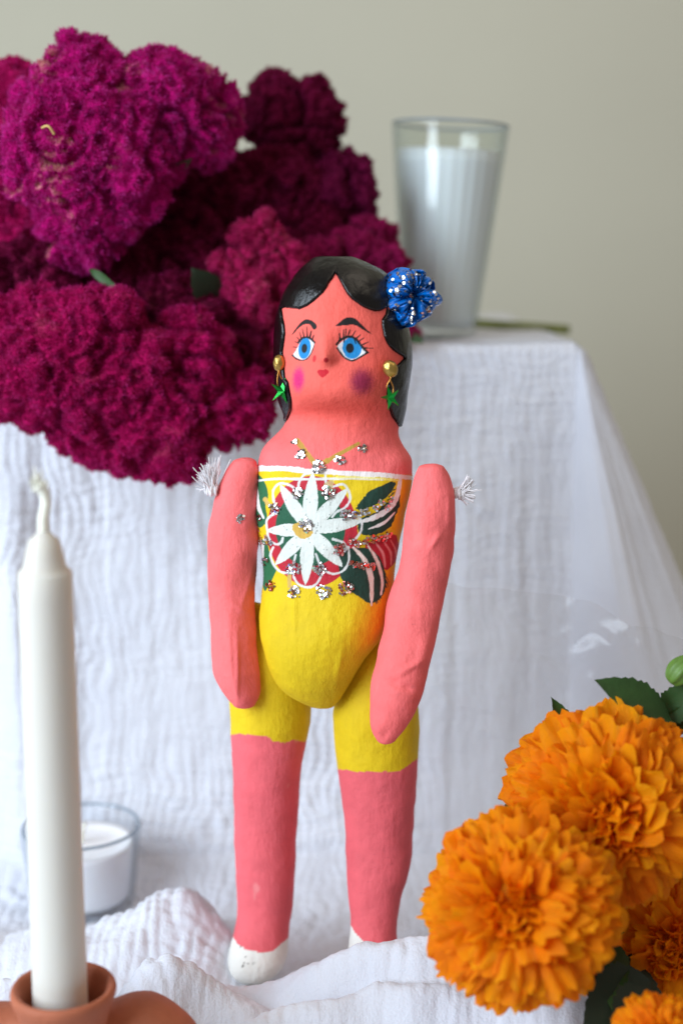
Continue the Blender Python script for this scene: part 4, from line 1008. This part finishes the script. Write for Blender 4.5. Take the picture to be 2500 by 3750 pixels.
# ------------------------------------------------------------------ terracotta holder and ivory taper
HY = .497
hc = P(234, 3632, HY); HR = 192 * mpp(234, 3632, HY)
holder = empty('candle_holder', (hc.x, hc.y, 0)); tag(holder, 'terracotta candle holder with round cup in the front left corner', 'candle holder')
zc_ = hc.z
cup = [(0.001, zc_ - .026), (HR * .62, zc_ - .026), (HR * .74, zc_ - .018), (HR * .86, zc_ - .008), (HR * .97, zc_ - .002), (HR * 1.0, zc_ + .0005), (HR * .97, zc_ + .0024), (HR * .90, zc_ + .0026), (HR * .83, zc_ + .001), (HR * .74, zc_ - .005), (HR * .66, zc_ - .012), (HR * .62, zc_ - .020), (0.001, zc_ - .020)]
cup = catmull(cup, False, 4); cup[:, 0] = np.maximum(cup[:, 0], .0005)
link('cup', lathe('cup', cup, 72), M['terra'], holder)
def blob_sweep(name, pts, radii, flat, n=28, seed=3):
    q = catmull(pts, False, 8); r = np.interp(np.linspace(0, 1, len(q)), np.linspace(0, 1, len(radii)), radii)
    co, f = tube(q, r, n, True); c0 = np.repeat(q, n, 0); k = len(c0); co[:k] = c0 + (co[:k] - c0) * np.array([1, flat, 1])
    co = co + (0.0006 * fbm(co * 60, seed, 2))[:, None]
    tri = f[:, :4]
    me = bpy.data.meshes.new(name); me.from_pydata([tuple(c) for c in co], [], [tuple(dict.fromkeys(int(i) for i in t)) for t in tri]); me.update()
    me.polygons.foreach_set('use_smooth', np.ones(len(me.polygons), bool)); return me
H0 = np.array((hc.x, hc.y, 0))
bp = lambda px, py, Y: np.array(P(px, py, Y)) - H0
link('arm', blob_sweep('arm', [bp(180, 3800, .505), bp(400, 3770, .51), bp(520, 3760, .512), bp(620, 3830, .512), bp(680, 3960, .51)], [.009, .010, .0125, .0125, .010], 1.3), M['terra'], holder)
link('arm', blob_sweep('arm', [bp(200, 3800, .505), bp(60, 3760, .512), bp(-80, 3780, .512), bp(-180, 3900, .51)], [.009, .0085, .010, .010], 1.3), M['terra'], holder)
colp = [(.030, -.0), (.030, .004), (.018, .010), (.012, .02), (HR * .60, zc_ - .027)]
colp = np.array([(0.001, 0)] + [tuple(x) for x in catmull(colp, False, 6)] + [(.001, zc_ - .027)])
link('foot', lathe('foot', colp, 48), M['terra'], holder)
def taper():
    b = P(224, 3715, HY); tp = P(160, 1940, HY - .002)
    d = tp - b; r = 102 * mpp(200, 3000, HY); Lh = d.length; r2 = 98 * mpp(165, 2200, HY)
    t = empty('taper_candle', b); tag(t, 'unlit ivory taper candle standing in the terracotta cup', 'candle')
    t.rotation_euler = d.to_track_quat('Z', 'Y').to_euler()
    sh = Lh * (1 - (2088 - 1940) / (3715 - 1940.))
    pr = [(.0005, 0), (r, 0)] + [(r + (r2 - r) * k, sh * k) for k in np.linspace(.02, 1, 20)] + [(r2 * .97, sh + .0004), (r2 * .88, sh + .0012), (r2 * .80, sh + .0022), (r2 * .69, sh + .007), (r2 * .56, sh + .012), (r2 * .40, Lh - .0025), (r2 * .22, Lh - .0006), (.0004, Lh)]
    link('wax', lathe('wax', pr, 64), M['taper'], t)
    q = catmull([(0, 0, Lh - .004), (.0001, 0, Lh + .004), (.0012, 0, Lh + .009), (.0006, 0, Lh + .0135), (-.0012, 0, Lh + .0165)], False, 6)
    link('wick', tube_mesh('wick', q, np.interp(np.linspace(0, 1, len(q)), [0, .6, .8, 1], [.0021, .0017, .0021, .0028]), 10), M['wick'], t)
    C, F, k = [], [], 0
    for i in range(22):
        a = np.array(q[-1]) + RNG.normal(0, .0008, 3); v = np.array([RNG.normal(0, .7), RNG.normal(0, .6), 1]); v /= np.linalg.norm(v)
        pts = a - v * .0025 + v * np.linspace(0, 1, 4)[:, None] * (.003 + .004 * RNG.random()); c, f = tube(pts, .00035, 4, False); C.append(c); F.append(f + k); k += len(c)
    o = link('frayed_tip', mesh_np('frayed_tip', np.concatenate(C), np.concatenate(F)), M['wick'], t)
taper()

# ------------------------------------------------------------------ marigolds
def petal_mesh(seed):
    r = np.random.default_rng(seed); ns, nt = 13, 12
    s = np.linspace(-1, 1, ns); t = np.linspace(0, 1, nt); S, T = np.meshgrid(s, t)
    w = .07 + .34 * sstep(0, .75, T) ** 1.2 * (1 + .15 * r.normal())
    ln = T * (1 - .12 * np.abs(S) ** 2.5 * T - .22 * np.abs(S) ** 5 * T + .07 * np.cos(S * (5 + 2 * r.random()) + r.random() * 6) * T ** 3 - .10 * np.exp(-((S - r.normal(0, .35)) / .16) ** 2) * T ** 4)
    ruf = (.13 * np.sin(S * (3.5 + 2 * r.random()) + r.random() * 6) + .05 * np.sin(S * 9 + r.random() * 6)) * T ** 2 + .055 * np.sin(S * 12 + r.random() * 6) * T ** 5
    cup_ = .16 * S * S * T * (1 if r.random() < .6 else -.5)
    bend = -(.30 + .45 * r.random()) * T ** 2.2
    tw = r.normal(0, .25) * T
    x = S * w; z = ruf + cup_ + bend + tw * x
    co = np.stack([x.ravel(), ln.ravel(), z.ravel()], 1)
    me = mesh_np('petal', co, grid_faces(ns, nt))
    k = sstep(.1, .9, T).ravel()[:, None]; e = sstep(.86, 1.0, T).ravel()[:, None]
    put_color(me, 'tint', np.array([1.0, .70, .4]) * (1 - k) + np.array([1, 1, 1]) * k + e * np.array([.0, .06, .2]))
    me.materials.append(M['petal']); return me
PET = [petal_mesh(500 + i) for i in range(14)]
def tube_petal(seed):
    r = np.random.default_rng(seed); n = 7; a = np.linspace(0, 2 * np.pi, n, endpoint=False); rows = []
    for t in np.linspace(0, 1, 6):
        rr = .10 + .26 * t ** 2 * (1 + .35 * np.sin(a * 2.5 + r.random() * 6)); rows.append(np.stack([rr * np.cos(a), np.full(n, t) + .12 * t * np.sin(3 * a), rr * np.sin(a) - .3 * t * t], 1))
    me = mesh_np('petal', np.concatenate(rows), grid_faces(n, 6, True)); t = np.repeat(np.linspace(0, 1, 6), n)[:, None]
    put_color(me, 'tint', np.array([1.0, .72, .42]) * (1 - t) + np.array([1.0, .92, .7]) * t); me.materials.append(M['petal']); return me
TUB = [tube_petal(600 + i) for i in range(6)]
def marigold(label, px, py, Y, Rpx, axis, n, seed, tmax=115, stem_to=None, flat=.82, ncent=34, cent=24):
    r = np.random.default_rng(seed); C = P(px, py, Y); R = Rpx * mpp(px, py, Y)
    A = Vector(axis).normalized(); e1 = A.orthogonal().normalized(); e2 = A.cross(e1)
    fl = empty('marigold', C); tag(fl, label, 'flower', 'orange marigolds at the right')
    ga = 2.399963
    def put(me, th, ph, r0, ln, wd, roll, tip):
        e = math.cos(ph) * e1 + math.sin(ph) * e2
        d = math.cos(th) * A + math.sin(th) * e; nn = math.sin(th) * A - math.cos(th) * e
        o = bpy.data.objects.new('petal', me); COL.objects.link(o); o.parent = fl
        x = d.cross(nn); m = Matrix((x * wd, d * ln, nn * ln)).transposed().to_4x4()
        o.matrix_local = Matrix.Translation(d * r0) @ m @ Matrix.Rotation(roll, 4, 'Y') @ Matrix.Rotation(tip, 4, 'X')
    c0, c1 = math.cos(rad(cent * .7)), math.cos(rad(tmax))
    for i in range(n):
        u = (i + .5) / n; th = math.acos(c0 + (c1 - c0) * u) + r.normal(0, .05); ph = i * ga + r.normal(0, .12)
        shell = R * (1 - (1 - flat) * math.cos(th) ** 2) * (.90 + .14 * r.random())
        ln = R * (.38 + .17 * min(th / 1.5, 1)) * (.9 + .25 * r.random())
        put(PET[int(r.integers(len(PET)))], th, ph, shell - ln * .86, ln, ln * (.80 + .32 * r.random()), r.normal(0, .35), -r.random() * .35 + .1)
    for i in range(ncent):
        u = (i + .5) / ncent; th = rad(cent * 1.2) * math.sqrt(u) + r.normal(0, .03); ph = i * ga
        ln = R * .30 * (.8 + .4 * r.random()); shell = R * flat * (.86 + .10 * r.random())
        put(TUB[int(r.integers(len(TUB)))], th, ph, shell - ln, ln, ln, r.random() * 6, r.normal(0, .2))
    me = ellipsoid('petal_core', (0, 0, 0), (R * .60, R * .60, R * .60), 0, 3); put_color(me, 'tint', np.array([1.0, .8, .5])); link('petal_core', me, M['petal'], fl)
    me = ellipsoid('calyx', tuple(-A * R * .42), (R * .42, R * .42, R * .42), 0, 3); link('calyx', me, M['dleaf'], fl)
    if stem_to is not None:
        S = np.array(stem_to) - np.array(C); a0 = -np.array(A) * R * .3
        q = catmull([a0, a0 * 2.2 + S * .1, S * .6 + a0, S], False, 8)
        link('stem', tube_mesh('stem', q, .0024, 8), M['dleaf'], fl)
    return fl
m1_ = marigold('large orange marigold with open face, lower left of the two big blooms', 1905, 3330, .510, 338, (-.28, -.9, .35), 266, 1, 118, Vector((.085, .585, .0)))
m2_ = marigold('large orange marigold highest of the blooms, under the green leaves', 2225, 2955, .545, 352, (-.05, -.88, .05), 266, 2, 118, Vector((.22, .55, .005)), cent=26)
m3_ = marigold('shaded orange marigold at right edge below the highest bloom', 2470, 3470, .560, 262, (-.3, -.8, .35), 170, 3, 110, Vector((.24, .57, .005)))
m4_ = marigold('small orange marigold cut off by the bottom right corner of photo', 2410, 3810, .485, 165, (-.2, -.75, .6), 110, 4, 110, Vector((.16, .50, .0)))
for (f_, a, b, W, rl, sd) in ((m2_, (2460, 2640, .56), (2203, 2478, .55), .0165, .5, 11), (m2_, (2120, 2760, .57), (2030, 2560, .565), .010, .2, 12), (m1_, (1930, 2960, .56), (1818, 2992, .555), .009, .2, 13), (m2_, (2420, 2640, .57), (2540, 2500, .56), .014, -.3, 14), (m2_, (2430, 2660, .57), (2600, 2600, .56), .012, .2, 15),
                           (m3_, (2330, 3300, .57), (2210, 3420, .55), .014, .3, 16), (m3_, (2400, 3500, .56), (2250, 3560, .54), .014, -.3, 17), (m3_, (2320, 3420, .575), (2330, 3640, .55), .016, .3, 18), (m3_, (2300, 3250, .58), (2450, 3380, .57), .014, .2, 19), (m1_, (2250, 3450, .55), (2240, 3680, .52), .013, .4, 20), (m3_, (2420, 3420, .60), (2180, 3500, .585), .022, .2, 21), (m3_, (2420, 3520, .60), (2160, 3650, .58), .024, .1, 22), (m3_, (2450, 3300, .61), (2200, 3300, .60), .024, .3, 23), (m3_, (2400, 3600, .59), (2200, 3800, .56), .024, .3, 24), (m3_, (2380, 3600, .535), (2150, 3760, .515), .030, .3, 26), (m3_, (2330, 3520, .545), (2215, 3800, .52), .032, .2, 27), (m3_, (2400, 3660, .52), (2250, 3800, .50), .026, .2, 28), (m3_, (2500, 3350, .61), (2330, 3180, .60), .022, .2, 25)):
    leaf_at(f_, f_.location, P(*a), P(*b), W, M['leaf'] if f_ in (m2_, m1_) else M['dleaf'], rl, .12, 11, sd)
for pts, rr in (([(2440, 2700, .57), (2470, 2600, .568), (2520, 2470, .565)], .0014),):
    link('stem', tube_mesh('stem', catmull([P(*p) - m2_.location for p in pts], False, 6), rr, 8), M['stem'], m2_)
bc = P(2492, 2455, .562); bm1 = mpp(2492, 2455, .562)
budo = empty('flower_bud', bc); tag(budo, 'closed green marigold bud at right edge above the blooms', 'flower bud')
def bud_mesh():
    pr = catmull([(0.02, -1.0), (.45, -.85), (.72, -.3), (.70, .25), (.42, .8), (.02, 1.0)], False, 6); a = np.linspace(0, 2 * np.pi, 40, endpoint=False)
    rr = pr[:, 0][:, None] * (1 + .10 * np.cos(a * 7)[None]); co = np.stack([rr * np.cos(a), rr * np.sin(a), np.repeat(pr[:, 1:2], 40, 1)], -1).reshape(-1, 3) * 62 * bm1
    return mesh_np('sepals', co, grid_faces(40, len(pr), True)[:, ::-1])
bo = link('sepals', bud_mesh(), M['bud'], budo); bo.rotation_euler = (0, rad(38), 0)

# ------------------------------------------------------------------ cellophane wrap of the marigolds
def cello():
    nu, nv = 90, 90; U, V = np.meshgrid(np.linspace(0, 1, nu), np.linspace(0, 1, nv))
    top = catmull([P(1500, 2085, .668), P(1750, 2140, .66), P(2000, 2190, .65), P(2250, 2262, .64), P(2450, 2335, .635), P(2750, 2440, .63)], False, 30); bot = catmull([P(1480, 3440, .668), P(1750, 3470, .66), P(2000, 3500, .655), P(2250, 3520, .65), P(2450, 3540, .645), P(2750, 3560, .64)], False, 30)
    ix = np.linspace(0, len(top) - 1, nu)
    tp = np.stack([np.interp(ix, np.arange(len(top)), top[:, k]) for k in range(3)], 1); bt = np.stack([np.interp(ix, np.arange(len(bot)), bot[:, k]) for k in range(3)], 1)
    co = tp[None] * (1 - V[..., None]) + bt[None] * V[..., None]
    q = np.stack([U.ravel() * 4, V.ravel() * 3, 0 * U.ravel()], 1); co = co.reshape(-1, 3)
    cr = np.abs(fbm(q + fbm(q * 1.3, 3, 2)[:, None], 95, 3))
    co[:, 1] += .010 * cr; co[:, 2] += .006 * fbm(q * 1.5, 97, 2) * (1 - V.ravel())
    o0 = np.array(P(2100, 3500, .65)); o0[2] = 0
    o = link('cellophane_wrap', mesh_np('cellophane_wrap', co - o0, grid_faces(nu, nv)), M['cello']); o.location = o0
    tag(o, 'clear crinkled cellophane sheet behind the orange marigolds', 'wrapping')
cello()
